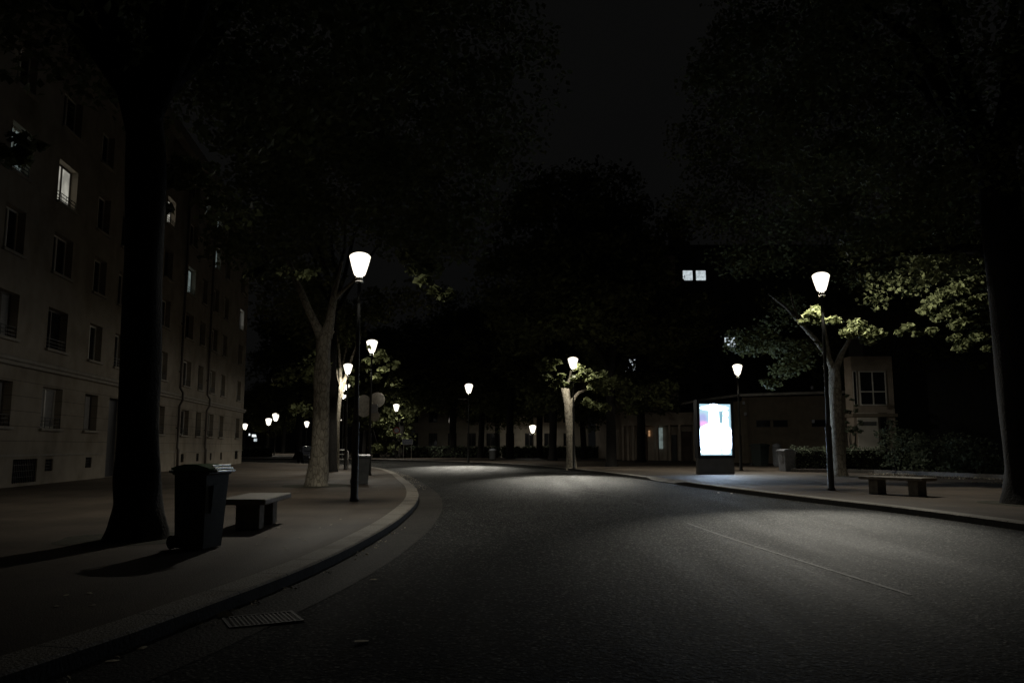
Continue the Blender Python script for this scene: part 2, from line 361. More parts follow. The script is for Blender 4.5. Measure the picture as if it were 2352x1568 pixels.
def wall_open(mb, x0, x1, z0, z1, opens, th, depth, mi=0):
    xs = sorted({x0, x1, *[o[0] for o in opens], *[o[1] for o in opens]}); zs = sorted({z0, z1, *[o[2] for o in opens], *[o[3] for o in opens]})
    for i in range(len(xs) - 1):
        run = None
        for j in range(len(zs) - 1):
            cx, cz = (xs[i] + xs[i + 1]) / 2, (zs[j] + zs[j + 1]) / 2
            hole = any(o[0] < cx < o[1] and o[2] < cz < o[3] for o in opens)
            if not hole and run is None: run = zs[j]
            if (hole or j == len(zs) - 2) and run is not None:
                top = zs[j] if hole else zs[j + 1]
                mb.add([(xs[i], 0, run), (xs[i + 1], 0, run), (xs[i + 1], 0, top), (xs[i], 0, top)], [(0, 1, 2, 3)], mi); run = None
    for o in opens:
        a, b, c, d = o[:4]
        mb.add([(a, 0, c), (b, 0, c), (b, 0, d), (a, 0, d), (a, depth, c), (b, depth, c), (b, depth, d), (a, depth, d)],
               [(0, 1, 5, 4), (1, 2, 6, 5), (2, 3, 7, 6), (3, 0, 4, 7)], mi)
wb = MB(); wall_open(wb, S0, S1, 0, HT, opens, TH, .38)
wb.add([(S1, 0, 0), (S1, 13, 0), (S1, 13, HT), (S1, 0, HT), (S0, 13, 0), (S0, 0, 0), (S0, 0, HT), (S0, 13, HT)], [(0, 1, 2, 3), (4, 5, 6, 7), (4, 7, 2, 1)])
wb.add([(S0, .40, 0), (S1, .40, 0), (S1, .40, HT), (S0, .40, HT)], [(0, 1, 2, 3)])
wb.build('wall', M['stone'], apt)
mb = MB(); mb.box(S0, S1 + .12, -.13, -.002, 3.74, 3.86, bev=.02).box(S0, S1 + .17, -.19, -.002, 3.862, 4.0, bev=.03); mb.build('string_course', M['trim'], apt)
mb = MB(); mb.box(S0, 8.8, -.035, -.002, .94, 1.0).box(10.9, S1 + .035, -.035, -.002, .94, 1.0); mb.build('plinth_band', M['trim'], apt)
mb = MB(); mb.box(S0, S1 + .3, -.45, -.002, HT - .5, HT - .05, bev=.04).box(S0, S1 + .3, -.3, 13, HT, HT + .3); mb.build('roof', M['trim'], apt)
mb = MB(); mb.box(S0 + 1, S1 - 1, 1.5, 12, HT + .3, HT + 2.6); mb.build('attic', M['roof'], apt)
for x in (18.9, 24.9):
    mb = MB(); mb.tube([(x, -.11, HT - .6), (x, -.11, 4.35), (x, -.26, 4.1), (x, -.26, 3.7), (x, -.11, 3.4), (x, -.11, 1.2), (x + .03, -.15, 1.05), (x + .03, -.15, 0.02)], [.06] * 6 + [.07, .07], 10)
    for z in (2.2, 5.2, 7.8, 10.5): mb.box(x - .09, x + .09, -.17, -.003, z, z + .05)
    mb.build('downpipe', M['frame_dark'], apt, True)
rnd = random.Random(5)
nwin = 0
for (a, b, c, d, fi, ci) in opens:
    if fi == 'vent':
        mb = MB(); n = max(3, int((b - a) / .12))
        for k in range(n + 1): mb.box(a + (b - a) * k / n - .012, a + (b - a) * k / n + .012, .05, .075, c, d)
        for k in range(1, 4): mb.box(a, b, .042, .049, c + (d - c) * k / 4 - .01, c + (d - c) * k / 4 + .01)
        mb.box(a, b, .3, .32, c, d); mb.build('cellar_grille', M['iron'], apt); continue
    if fi == 'door':
        mb = MB(); mb.box(a, b, .30, .34, c, d); dd = mb.build('door', M['door'], apt)
        mb = MB(); mb.box(a + .08, a + .16, .20, .298, 1.55, 2.3); dd = mb.build('lit_entry_strip', M['lit_cold'], apt); continue
    if ci < 7 and fi > 1: pass
    cx = (a + b) / 2; fm = M['frame_white'] if rnd.random() < .6 else M['frame_dark']
    mb = MB(); fw = .06
    mb.box(a, a + fw, .24, .30, c, d).box(b - fw, b, .24, .30, c, d).box(a + fw, b - fw, .24, .30, d - fw, d).box(a + fw, b - fw, .24, .30, c, c + fw).box(cx - .045, cx + .045, .235, .30, c + fw, d - fw)
    w = mb.build('window', fm, apt); nwin += 1
    key = (fi, ci); gm = M[LIT[key]] if key in LIT else (M['blind'] if (fi == 0 and ci in (10, 11)) or (fi < 2 and rnd.random() < .18) else M['glass'])
    mb = MB(); mb.box(a + .01, b - .01, .272, .285, c + .01, d - .01); mb.build('pane', gm, w)
    if ci >= 8:
        mb = MB(); mb.box(a - .08, b + .08, -.10, .235, c - .10, c - .003, bev=.012); mb.build('sill', M['trim'], w)
        if fi == 0 or key in LIT or fi == 1:
            mb = MB()
            for z in (c + .10, c + .22, c + .34): mb.box(a, b, .02, .04, z, z + .02)
            for k in range(5): mb.box(a + (b - a) * k / 4 - .01 * (k == 4), a + (b - a) * k / 4 + .012, .022, .038, c + .005, c + .36)
            if ci != 12: mb.build('railing', M['iron'], w)

# ------------------------------------------------------------ street lamps
def lantern_mesh(k=1.):
    # trapezoid glass, domed top
    prof = [(.115, 0), (.13, .02), (.165, .12), (.205, .26), (.238, .39), (.252, .45), (.245, .475), (.20, .515), (.13, .545), (.05, .558), (.001, .56)]
    return MB().lathe([(r * k, z * k) for r, z in prof], 20)
def glassmat(name, col, s):
    m = bpy.data.materials.new(name); m.use_nodes = True; n, l = nodes(m); n.remove(n['Principled BSDF'])
    e = n.new('ShaderNodeEmission'); e.inputs[0].default_value = (*col, 1); e.inputs[1].default_value = s
    t = n.new('ShaderNodeBsdfTransparent'); a = n.new('ShaderNodeAddShader')
    l.new(e.outputs[0], a.inputs[0]); l.new(t.outputs[0], a.inputs[1]); l.new(a.outputs[0], n['Material Output'].inputs[0]); return m
M['lantern'] = glassmat('lantern_glass', (1, .93, .78), GLASS_E)
UP_SIGN = 1.0
def batwing(L, lobes=()):
    # road optics: weak straight down, strongest towards 65-75 degrees, cut off at the horizontal
    L.use_nodes = True; n, l = L.node_tree.nodes, L.node_tree.links; e = n['Emission']
    tc = n.new('ShaderNodeTexCoord'); s = n.new('ShaderNodeSeparateXYZ'); l.new(tc.outputs['Normal'], s.inputs[0])
    a = n.new('ShaderNodeMapRange'); a.inputs[1].default_value = UP_SIGN; a.inputs[2].default_value = -UP_SIGN; l.new(s.outputs[2], a.inputs[0])
    cr = n.new('ShaderNodeValToRGB'); E_ = cr.color_ramp.elements
    for p, v in ((-1, .0006), (-.3, .0008), (-.10, .0012), (-.04, .035), (.05, .085), (.15, .105), (.25, .115), (.37, .11), (.5, .42), (.62, .72), (.78, .72), (1., .4)):
        q = E_[0] if p == -1 else E_[-1] if p == 1 else E_.new((p + 1) / 2)
        q.position = (p + 1) / 2; q.color = (v, v, v, 1)
    l.new(a.outputs[0], cr.inputs['Fac'])
    m = n.new('ShaderNodeMath'); m.operation = 'MULTIPLY'; m.inputs[1].default_value = 1.6; l.new(cr.outputs['Color'], m.inputs[0]); out = m.outputs[0]
    for aim, g, w in lobes:                   # added beams, each aimed at a spot to brighten: road pools, right-hand leaves
        d = n.new('ShaderNodeVectorMath'); d.operation = 'DOT_PRODUCT'; l.new(tc.outputs['Normal'], d.inputs[0]); d.inputs[1].default_value = aim
        mr = n.new('ShaderNodeMapRange'); mr.interpolation_type = 'SMOOTHSTEP'; mr.inputs[1].default_value = w; mr.inputs[2].default_value = 1.0; mr.inputs[4].default_value = g
        l.new(d.outputs['Value'], mr.inputs[0]); ad = n.new('ShaderNodeMath'); ad.operation = 'ADD'; l.new(out, ad.inputs[0]); l.new(mr.outputs[0], ad.inputs[1]); out = ad.outputs[0]
    l.new(out, e.inputs['Strength'])
def street_lamp(x, y, zg, label, group='street lamps with tapered lanterns', k=1., power=1., base=0., bracket=False, lobes=()):
    """zg: height of the lantern centre"""
    t = thing('street_lamp', (x, y, base), label, 'street lamp', group)
    z0 = zg - base - .28 * k                                     # bottom of the glass
    mb = MB(); mb.lathe([(.045 * k, 1.9), (.05, 2.0), (.052, 2.02)], 14)
    mb = MB(); mb.lathe([(.062, 1.86), (.056, 2.2), (.046, z0 * .7), (.043, z0 - .17)], 14); mb.build('pole', M['pole'], t, True)
    mb = MB(); mb.lathe([(.105, 0), (.105, .05), (.088, .08), (.082, 1.2), (.08, 1.72), (.088, 1.74), (.088, 1.80), (.062, 1.86)], 16); mb.build('base_sleeve', M['pole'], t, True)
    mb = MB(); mb.lathe([(.05 * k, z0 - .17), (.098 * k, z0 - .165), (.098 * k, z0 - .155), (.066 * k, z0 - .10), (.088 * k, z0 - .095), (.056 * k, z0 - .004)], 16); mb.build('collar', M['alu'], t, True)
    o = lantern_mesh(k).build('lantern', M['lantern'], t, True); o.location = (0, 0, z0)
    if bracket:
        mb = MB(); mb.box(-.85, -.05, -.02, .02, z0 - .55, z0 - .50); mb.box(-.85, -.75, -.05, .05, z0 - .498, z0 - .44); mb.build('bracket', M['pole'], t)
    if power:
        L = bpy.data.lights.new('lantern_light', 'POINT'); L.energy = LAMP_W * power; L.color = LAMP_COL; L.shadow_soft_size = .10
        batwing(L, [(Vector((q[0] - x, q[1] - y, q[2] - zg)).normalized(), q[3], q[4]) for q in lobes]); lo = bpy.data.objects.new('lantern_light', L); COL.objects.link(lo); lo.parent = t; lo.location = (0, 0, z0 + .30 * k)
    return t
street_lamp(-3.66, 18.98, 5.60, 'tall lit street lamp in front of the forked tree on the left pavement')
street_lamp(-6.36, 36.3, 5.78, 'lit street lamp with round sign backs on its pole, behind the grey wheeled bin')
street_lamp(9.25, 23.68, 6.14, 'tall lit street lamp at the right kerb beside the long stone bench', power=1.5, lobes=((5.4, 14.6, 0, 9.5, .962), (13.6, 25.0, 5.5, 1.6, .86)))
street_lamp(12.06, 42.92, 5.34, 'lit street lamp just right of the glowing advertising panel', power=2.0)
street_lamp(3.5, 46.0, 6.02, 'lit street lamp touching the foliage of the pale curved tree trunk', k=1.15, lobes=((2.4, 35.2, 0, 25, .958),))
street_lamp(-3.5, 65.2, 5.93, 'lit street lamp with small side bracket standing alone at the far bend', k=1.3, bracket=True, lobes=((-3.4, 55, 0, 30, .945),))
street_lamp(-12.4, 86.5, 5.4, 'small far street lamp right of the lit shrub, on the far side of the bend', k=1.3)
street_lamp(-11.6, 110, 4.05, 'small low street lamp in front of the far dark hedge, left of the lone lamp', k=1.6)
street_lamp(2.45, 96, 3.33, 'small low street lamp shining on the cream wall at the far end', k=1.6, power=.8)
street_lamp(-9.2, 45.0, 5.58, 'street lamp topmost of three in line, above the thin white forked tree', k=1.0)
street_lamp(-11.7, 57, 5.63, 'middle street lamp of three lined up behind the forked tree', k=1.2)
street_lamp(-14.1, 67.5, 5.66, 'lowest street lamp of the three lined up behind the forked tree', k=1.3)
street_lamp(-24.2, 114, 5.45, 'far street lamp right behind the thick dark trunk on the left', k=1.9, power=.9)
street_lamp(-33.9, 116, 5.45, 'upper street lamp of the far pair between the apartment building and the forked tree', k=1.9)
street_lamp(-40.0, 133, 5.3, 'lower street lamp of the far pair between the apartment building and the forked tree', k=2.0)
street_lamp(-49.8, 151, 4.95, 'far street lamp beside the corner of the apartment building', k=1.9)
street_lamp(-35.5, 140, 5.1, 'far street lamp half hidden by leaves just left of the forked trunk', k=1.7)

# ------------------------------------------------------------ trees
rng = np.random.default_rng(11)
def leaves(clumps, size, seed, flat=.35):
    """clumps: (cx,cy,cz,rx,ry,rz,n) -> verts, faces of folded leaf blades"""
    g = np.random.default_rng(seed); C = []
    for c in clumps:
        n = int(c[6]); d = g.normal(size=(n, 3)); d /= np.linalg.norm(d, axis=1)[:, None]; r = g.random(n) ** .45
        C.append(np.array(c[:3]) + d * r[:, None] * np.array(c[3:6]))
    C = np.concatenate(C); n = len(C)
    nr = g.normal(size=(n, 3)) * .75; nr[:, 2] = np.abs(nr[:, 2]) + flat; nr /= np.linalg.norm(nr, axis=1)[:, None]
    a = np.cross(nr, g.normal(size=(n, 3))); a /= np.linalg.norm(a, axis=1)[:, None]; b = np.cross(nr, a)
    L = size * (.55 + .75 * g.random(n))[:, None]; w = L * (.30 + .14 * g.random(n))[:, None]
    V = np.stack([C - a * L * .5, C - a * L * .05 + b * w + nr * L * .10, C + a * L * .5 - nr * L * .08, C - a * L * .05 - b * w + nr * L * .10], 1).reshape(-1, 3)
    i = np.arange(n)[:, None] * 4
    F = np.concatenate([i + np.array([[0, 1, 2]]), i + np.array([[0, 2, 3]])], 1).reshape(-1, 3)
    return V, F
def leaf_mesh(name, clumps, size, seed, m, flat=.35):
    V, F = leaves(clumps, size, seed, flat); me = bpy.data.meshes.new(name)
    me.vertices.add(len(V)); me.vertices.foreach_set('co', V.astype(np.float32).ravel())
    me.loops.add(F.size); me.loops.foreach_set('vertex_index', F.astype(np.int32).ravel())
    me.polygons.add(len(F)); me.polygons.foreach_set('loop_start', np.arange(0, F.size, 3, dtype=np.int32))
    me.update(calc_edges=True); me.materials.append(m); return me
def crown_clumps(c, r, n, per, seed, csize=1.1, lo=None):
    g = random.Random(seed); out = []
    while len(out) < n:
        d = Vector((g.gauss(0, 1), g.gauss(0, 1), g.gauss(0, 1))).normalized(); k = g.random() ** .38
        p = (c[0] + d.x * r[0] * k, c[1] + d.y * r[1] * k, c[2] + d.z * r[2] * k)
        if lo is not None and p[2] < lo: continue
        s = csize * g.uniform(.6, 1.35); out.append((*p, s, s, s * .6, per * g.uniform(.6, 1.4)))
    return out
def spray(px, py, Y, r, n, rz=.55):
    p = at(px, py, Y); return (*p, r, r, r * rz, n)
def limbs(mb, top, c, r, n, r0, seed, zlo):
    g = random.Random(seed)
    for i in range(n):
        a = 6.283 * i / n + g.uniform(-.4, .4); k = g.uniform(.45, .8)
        e = Vector((c[0] + math.cos(a) * r[0] * k, c[1] + math.sin(a) * r[1] * k, c[2] + g.uniform(-.1, .5) * r[2])); s = Vector(top) - Vector((0, 0, g.uniform(0, .8)))
        P = [s.lerp(e, t) + Vector((0, 0, math.sin(t * 3.14) * .5)) + Vector((g.uniform(-.2, .2), g.uniform(-.2, .2), g.uniform(-.2, .2))) * (t > 0) for t in (0, .2, .45, .7, 1)]
        mb.tube(P, [r0, r0 * .8, r0 * .55, r0 * .35, r0 * .12], 7)
GAPS = [(1604, 623, 36, 20), (1690, 775, 22, 20), (1467, 855, 14, 14), (150, 420, 40, 62), (34, 360, 10, 30), (388, 475, 12, 26), (547, 720, 12, 26), (438, 625, 12, 22), (455, 415, 8, 8), (470, 398, 6, 6),
        (634, 958, 14, 14), (618, 969, 14, 14), (567, 980, 12, 12), (1222, 985, 14, 14), (912, 935, 12, 12), (982, 978, 12, 12), (781, 957, 12, 12), (795, 883, 10, 10), (789, 904, 10, 10), (852, 793, 14, 14), (1315, 833, 16, 18), (1076, 893, 16, 18), (1695, 848, 18, 20), (1890, 645, 28, 34), (825, 608, 34, 40)]
def in_gap(x, y, z, m):
    z -= HC; d = y * cp + z * sp
    if d < 1: return False
    u = 1176 + FPX * x / d; v = 784 - FPX * (-y * sp + z * cp) / d; q = m * FPX / d
    return any(abs(u - a) < w + q and abs(v - b) < h + q for a, b, w, h in GAPS)
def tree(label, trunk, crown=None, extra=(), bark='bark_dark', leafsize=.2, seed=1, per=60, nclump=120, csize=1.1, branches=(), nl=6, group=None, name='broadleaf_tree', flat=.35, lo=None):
    """trunk: list of (x,y,z,r) in world; crown: (centre, radii)"""
    b = Vector(trunk[0][:3]); b.z = 0
    t = thing(name, b, label, 'tree', group); off = lambda p: Vector(p[:3]) - b
    mb = MB(); P = [off(p) for p in trunk]; P[0].z = -.12
    pts, rs = [], []
    for i in range(len(P) - 1):
        for k in range(4): u = k / 4; pts.append(P[i].lerp(P[i + 1], u)); rs.append(trunk[i][3] * (1 - u) + trunk[i + 1][3] * u)
    pts.append(P[-1]); rs.append(trunk[-1][3])
    mb.tube(pts, rs, 20, wob=.10, seed=seed)
    for br in branches:
        Q = [off(p) for p in br]; pts, rs = [], []
        for i in range(len(Q) - 1):
            for k in range(3): u = k / 3; pts.append(Q[i].lerp(Q[i + 1], u)); rs.append(br[i][3] * (1 - u) + br[i + 1][3] * u)
        pts.append(Q[-1]); rs.append(br[-1][3]); mb.tube(pts, rs, 12, wob=.07, seed=seed + 3)
    if crown:
        c = Vector(crown[0]) - b
        if nl: limbs(mb, tuple(P[-1]), tuple(c), crown[1], nl, trunk[-1][3] * .7, seed, 0)
    mb.build('trunk', M[bark], t, True)
    cl = []
    if crown: cl += crown_clumps(tuple(c), crown[1], nclump, per, seed, csize, lo)
    cl = [q for q in cl if not in_gap(q[0] + b.x, q[1] + b.y, q[2], q[3] * .8)]
    for e in extra: cl.append((e[0] - b.x, e[1] - b.y, e[2], *e[3:]))
    cl = [(*q[:6], q[6] * 1.6) for q in cl]; leafsize *= .76
    o = bpy.data.objects.new('crown', leaf_mesh('crown', cl, leafsize, seed, M['leaf'], flat)); COL.objects.link(o); o.parent = t
    return t
def px(x, y, Y, hw):  # trunk point from its outline: centre, half-width in px
    p = at(x, y, Y); return (*p, hw * Y / FPX)
# near left tree
YA = 11.25
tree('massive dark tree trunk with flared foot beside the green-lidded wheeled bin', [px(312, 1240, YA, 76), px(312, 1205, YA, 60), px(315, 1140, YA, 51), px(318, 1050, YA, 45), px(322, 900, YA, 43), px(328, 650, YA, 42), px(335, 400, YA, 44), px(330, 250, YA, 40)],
     ((-5.6, 10.5, 10.6), (6.2, 6.0, 4.6)), leafsize=.21, seed=21, per=120, nclump=210, csize=1.1, lo=5.6, nl=8,
     extra=[spray(60, 330, 10.5, .25, 40), spray(20, 360, 10.5, .28, 50), spray(440, 400, 12, .5, 110), spray(520, 480, 13, .6, 120), spray(400, 420, 12, .2, 26), spray(380, 482, 12, .14, 12), spray(600, 300, 12, 1.0, 160)])
YB = 26.3
tree('pale forked tree with knotted trunk behind the tall lamp on the left pavement', [px(728, 1117, YB, 30), px(729, 1100, YB, 25), px(732, 1050, YB, 21), px(736, 980, YB, 18.5), px(739, 900, YB, 18), px(741, 850, YB, 19), px(742, 800, YB, 16), px(744, 768, YB, 17)],
     ((-6.2, 26.5, 14.0), (7.6, 7.0, 7.2)), bark='bark', leafsize=.26, seed=31, per=90, nclump=260, csize=1.35, nl=0, lo=8.2,
     branches=[[px(740, 775, YB, 15), px(726, 748, YB, 10), px(709, 712, YB, 9), px(694, 675, YB, 8), px(680, 645, YB, 7.5), px(664, 600, YB, 6)],
               [px(748, 775, YB, 15), px(757, 740, YB, 11), px(764, 700, YB, 9), px(770, 665, YB, 7), px(778, 635, YB, 4), px(786, 600, YB, 3)],
               [px(766, 690, YB, 6), px(784, 670, YB, 4.5), px(802, 655, YB, 4), px(830, 630, YB, 3)],
               [px(739, 852, YB, 8), px(729, 846, YB, 5), px(722, 843, YB, 2)], [px(758, 768, YB, 6), px(768, 760, YB, 2)]],
     extra=[spray(585, 632, 20.6, .30, 60), spray(610, 622, 20.6, .25, 40), spray(650, 624, 20.3, .28, 60), spray(690, 630, 20.3, .26, 50), spray(722, 622, 20.5, .18, 18),
            spray(1000, 668, 20.4, .20, 60), spray(1022, 680, 20.4, .20, 70), spray(1035, 672, 20.4, .14, 30), spray(975, 645, 20.5, .22, 60), spray(955, 622, 20.7, .26, 60), spray(985, 612, 21, .34, 80), spray(940, 590, 21, .34, 80), spray(990, 620, 24, .5, 70), spray(1060, 560, 25, 1.1, 160), spray(1090, 480, 25, 1.0, 150), spray(930, 560, 25, 1.1, 150), spray(1000, 500, 25, 1.4, 200), spray(880, 500, 25, 1.4, 200), spray(560, 560, 25, 1.5, 220), spray(740, 530, 26, 1.6, 220), spray(640, 500, 26, 1.6, 220)])
YC = 40.7
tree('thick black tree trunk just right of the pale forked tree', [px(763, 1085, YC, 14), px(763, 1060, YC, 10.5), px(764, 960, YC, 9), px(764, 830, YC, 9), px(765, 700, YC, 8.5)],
     ((-9.0, 41.5, 13.5), (6.5, 6, 7.0)), leafsize=.34, seed=41, per=70, nclump=200, csize=1.5, lo=7.6,
     extra=[spray(880, 825, 38.5, .5, 42), spray(905, 838, 38.5, .35, 26), spray(870, 812, 38, .4, 30), spray(880, 850, 38, .3, 18), spray(845, 830, 37.6, .35, 26), spray(860, 868, 38.5, .45, 26), spray(830, 850, 38, .4, 24), spray(905, 880, 39, .5, 20), spray(725, 830, 38, .8, 40), spray(700, 850, 39, .9, 50), spray(690, 940, 39.5, .6, 40), spray(715, 870, 39, .5, 32), spray(650, 870, 39, .8, 40),
            spray(846, 798, 35.7, .10, 4)])
tree('thin pale forked tree lit from beside its lamp, left of the tall lamp pole', [px(776, 1062, 46, 4), px(776, 980, 46, 4), px(779, 925, 46, 4.5), px(784, 888, 46, 6)], ((-10, 47.5, 9.5), (3, 3, 3.2)), bark='bark', leafsize=.34, seed=43, per=60, nclump=50, nl=3,
     branches=[[px(784, 890, 46, 6), px(791, 872, 46, 5), px(799, 862, 46, 4)], [px(783, 888, 46, 4), px(776, 868, 46, 2.5), px(773, 845, 46, 2)]], extra=[spray(802, 872, 47, .5, 60), spray(812, 880, 47, .4, 40), spray(806, 900, 49, .5, 30), spray(780, 848, 46, .2, 8), spray(828, 912, 49, .4, 20)])
# right trees
YR = 34.9
tree('pale tree trunk behind the right-hand lamp with branches spreading from its top', [px(1926, 1095, YR, 24), px(1925, 1075, YR, 19), px(1923, 1020, YR, 16), px(1921, 950, YR, 14), px(1918, 880, YR, 13), px(1916, 838, YR, 12)],
     ((14.0, 35.5, 15.0), (6.6, 6.5, 8.2)), bark='bark', leafsize=.27, seed=51, per=90, nclump=250, csize=1.35, lo=7.0, nl=0,
     branches=[[px(1913, 845, YR, 9), px(1895, 810, YR, 7), px(1872, 778, YR, 6), px(1838, 742, YR, 4.5), px(1805, 705, YR, 3.5), px(1765, 675, YR, 2)],
               [px(1838, 742, YR, 4), px(1822, 700, YR, 2.5), px(1812, 660, YR, 2)], [px(1905, 830, YR, 6), px(1900, 790, YR, 4), px(1893, 740, YR, 3)],
               [px(1920, 845, YR, 9), px(1935, 810, YR, 6), px(1950, 782, YR, 4), px(1966, 750, YR, 3)]],
     extra=[spray(1700, 795, 34, .8, 90), spray(1730, 800, 34, .7, 80), spray(1770, 790, 34, .8, 90), spray(1690, 770, 34, .6, 50), spray(1740, 770, 34, .8, 70), spray(1800, 800, 34, .9, 110), spray(1830, 830, 34, .8, 110), spray(1800, 850, 34, .7, 100), spray(1770, 880, 33.5, .45, 70), spray(1850, 800, 34, .8, 90), spray(1785, 740, 34.5, 1, 80), spray(1680, 590, 35, 1.3, 90), spray(1780, 600, 36, 1.6, 140), spray(1690, 620, 35, .9, 60), spray(1900, 600, 37, 1.8, 160)])
YQ = 24.4
tree('broad dark tree at the right edge with leaves lit by the right-hand lamp', [(11.45, 18.1, 0, .62), (11.42, 18.1, .25, .50), (11.4, 18.1, .8, .43), (11.38, 18.1, 3, .41), (11.35, 18.1, 6, .42), (11.3, 18.1, 8, .38)],
     ((11.2, 18.4, 12.2), (6.8, 6.6, 5.6)), leafsize=.21, seed=61, per=110, nclump=250, csize=1.15, lo=6.6, nl=8,
     branches=[[(11.4, 18.1, 5.6, .2), (10.9, 19.0, 6.0, .12), (9.8, 20.5, 6.2, .06), (9.2, 21.5, 6.0, .02)]],
     extra=[spray(1868, 722, YQ, .30, 75), spray(1852, 738, YQ, .24, 50), spray(1888, 738, YQ, .24, 60), spray(1918, 736, YQ, .26, 50), spray(1874, 708, YQ, .16, 28),
            spray(1950, 765, YQ, .32, 75), spray(1982, 762, YQ, .42, 110), spray(2015, 768, YQ, .30, 60), spray(1968, 745, YQ, .3, 50), spray(1995, 782, YQ, .25, 40),
            *[spray(x, y, 24.9 + .35 * ((x * 7 + y) % 5 - 2), r * 1.3, n * 1.6) for x, y, r, n in ((2128, 712, .24, 70), (2150, 690, .28, 90), (2178, 672, .30, 100), (2210, 660, .30, 100), (2245, 650, .32, 110), (2160, 728, .24, 70), (2190, 712, .26, 80), (2222, 700, .30, 110), (2255, 690, .32, 110), (2205, 745, .26, 80), (2238, 738, .28, 90), (2262, 730, .30, 90), (2195, 778, .20, 60), (2215, 790, .18, 50), (2250, 770, .24, 70), (2268, 800, .15, 30), (2205, 800, .16, 30), (2140, 760, .16, 26), (2110, 768, .14, 20), (2085, 752, .16, 24), (2065, 765, .12, 16))],
            *[spray(x, y, 25.5, .6, 46) for x, y in ((1990, 645), (2030, 660), (2060, 640), (2090, 665), (2120, 640), (2160, 630), (2200, 625), (2240, 615), (2100, 600), (2170, 590), (2010, 690))],
            spray(2130, 620, 20, .7, 130), spray(2220, 600, 19, .7, 130), spray(1990, 570, 21, .9, 150), spray(2100, 560, 20, .9, 160), spray(2230, 540, 19, .9, 160)])
tree('pale curved tree trunk standing behind the lit lamp near the middle', [px(1313, 1064, 48, 12), px(1311, 1040, 48, 10), px(1308, 980, 48, 9), px(1304, 930, 48, 9), px(1298, 890, 48, 9.5)],
     ((3.8, 51, 12.6), (5.8, 5.5, 7.0)), bark='bark', leafsize=.42, seed=71, per=60, nclump=230, csize=1.5, lo=7.4, nl=0,
     branches=[[px(1308, 935, 48, 6), px(1318, 915, 48, 4.5), px(1329, 902, 48, 3.5), px(1350, 893, 48, 2.5)], [px(1300, 895, 48, 5), px(1308, 870, 48, 3), px(1312, 850, 48, 2)]],
     extra=[spray(1246, 846, 45.4, .3, 26), spray(1258, 866, 45.3, .28, 22), spray(1290, 862, 45.2, .22, 16), spray(1252, 838, 45.5, .45, 34), spray(1262, 845, 45.5, .35, 24), spray(1275, 832, 45.6, .4, 30), spray(1250, 830, 46, .3, 16), spray(1283, 878, 45.3, .32, 46), spray(1300, 884, 45.3, .32, 40), spray(1272, 886, 45.3, .22, 18), spray(1325, 870, 45.4, .4, 44), spray(1345, 858, 45.4, .4, 40), spray(1360, 870, 46, .45, 40), spray(1380, 862, 46, .5, 40), spray(1370, 890, 46.4, .5, 40), spray(1390, 900, 46.4, .45, 30), spray(1360, 930, 46.5, .4, 24), spray(1345, 922, 46.5, .3, 16), spray(1385, 935, 46.6, .5, 30), spray(1400, 880, 47, .6, 40), spray(1330, 845, 46.4, .3, 20)])
tree('dark straight tree trunk on the right pavement between the curved tree and the low building', [px(1404, 1072, 51.5, 16), px(1404, 1055, 51.5, 11.5), px(1403, 960, 51.5, 10.5), px(1402, 850, 51.5, 10)],
     ((7.4, 53, 11.8), (6.0, 5.5, 6.4)), leafsize=.42, seed=81, per=62, nclump=230, csize=1.5, lo=5.2, nl=6,
     extra=[spray(1440, 910, 51, .9, 60), spray(1480, 900, 51, 1.0, 70), spray(1510, 920, 51, .8, 60), spray(1530, 890, 51, .9, 60), spray(1450, 940, 51, .5, 36), spray(1420, 880, 50.6, .9, 60), spray(1535, 935, 51, .4, 26)])
# distant trees: a few crowns shared by copies
def proto_tree(seed, h, r, trunk_r):
    t = tree('x', [(0, 0, 0, trunk_r * 1.5), (0, 0, .5, trunk_r * 1.05), (.1, 0, h * .22, trunk_r), (.2, .1, h * .42, trunk_r * .8)], ((0, 0, h * .62), (r, r, h * .40)), leafsize=.55, seed=seed, per=50, nclump=150, csize=1.5, lo=h * .27)
    return t
protos = [proto_tree(101, 17, 5.2, .34), proto_tree(102, 14, 4.6, .30), proto_tree(103, 19, 5.8, .36)]
far = [(622, 148, 1, 'far slim dark tree nearest the apartment building corner'), (655, 146, 0, 'far dark tree between the far lamp pair and the forked tree'), (688, 84, 2, 'dark tree with two-toned trunk just left of the forked tree'), (601, 170, 1, 'far dark tree beside the far corner lamp'),
       (868, 92, 1, 'far tree behind the round sign backs'), (921, 90, 0, 'dark tree standing against the small far lamp right of the signs'), (985, 128, 1, 'far tree trunk below the small low lamp'), (1041, 92, 2, 'tall far tree with pale forked trunk left of the lone lamp'), (1105, 90, 0, 'far dark tree right of the lone lamp'),
       (1172, 84, 2, 'dark tree with stout trunk in front of the cream wall'), (1143, 94, 1, 'slim tree in front of the cream wall between two thicker trunks'), (1238, 90, 0, 'dark tree right beside the small lamp on the cream wall'), (1268, 72, 2, 'dark tree left of the pale curved trunk'),
       (1340, 82, 1, 'tree in darkness behind the pale curved trunk'), (790, 96, 0, 'far tree behind the three lined up lamps'), (735, 110, 2, 'far tree hidden behind the forked trunk'), (1470, 66, 2, 'tall tree rising in front of the tower block beside the low building'),
       (2110, 55, 2, 'dark tree behind the shrubs right of the bay window'), (2230, 50, 0, 'dark tree behind the right-hand bench shrubs'), (2330, 58, 2, 'dark tree at the far right behind the broad trunk'), (2020, 62, 2, 'dark tree rising behind the bay window house'), (840, 120, 2, 'far tree between the lamp poles on the left'), (1862, 78, 2, 'dark tree behind the low building left of the right-hand lamp')]
used = set(); rr = random.Random(9)
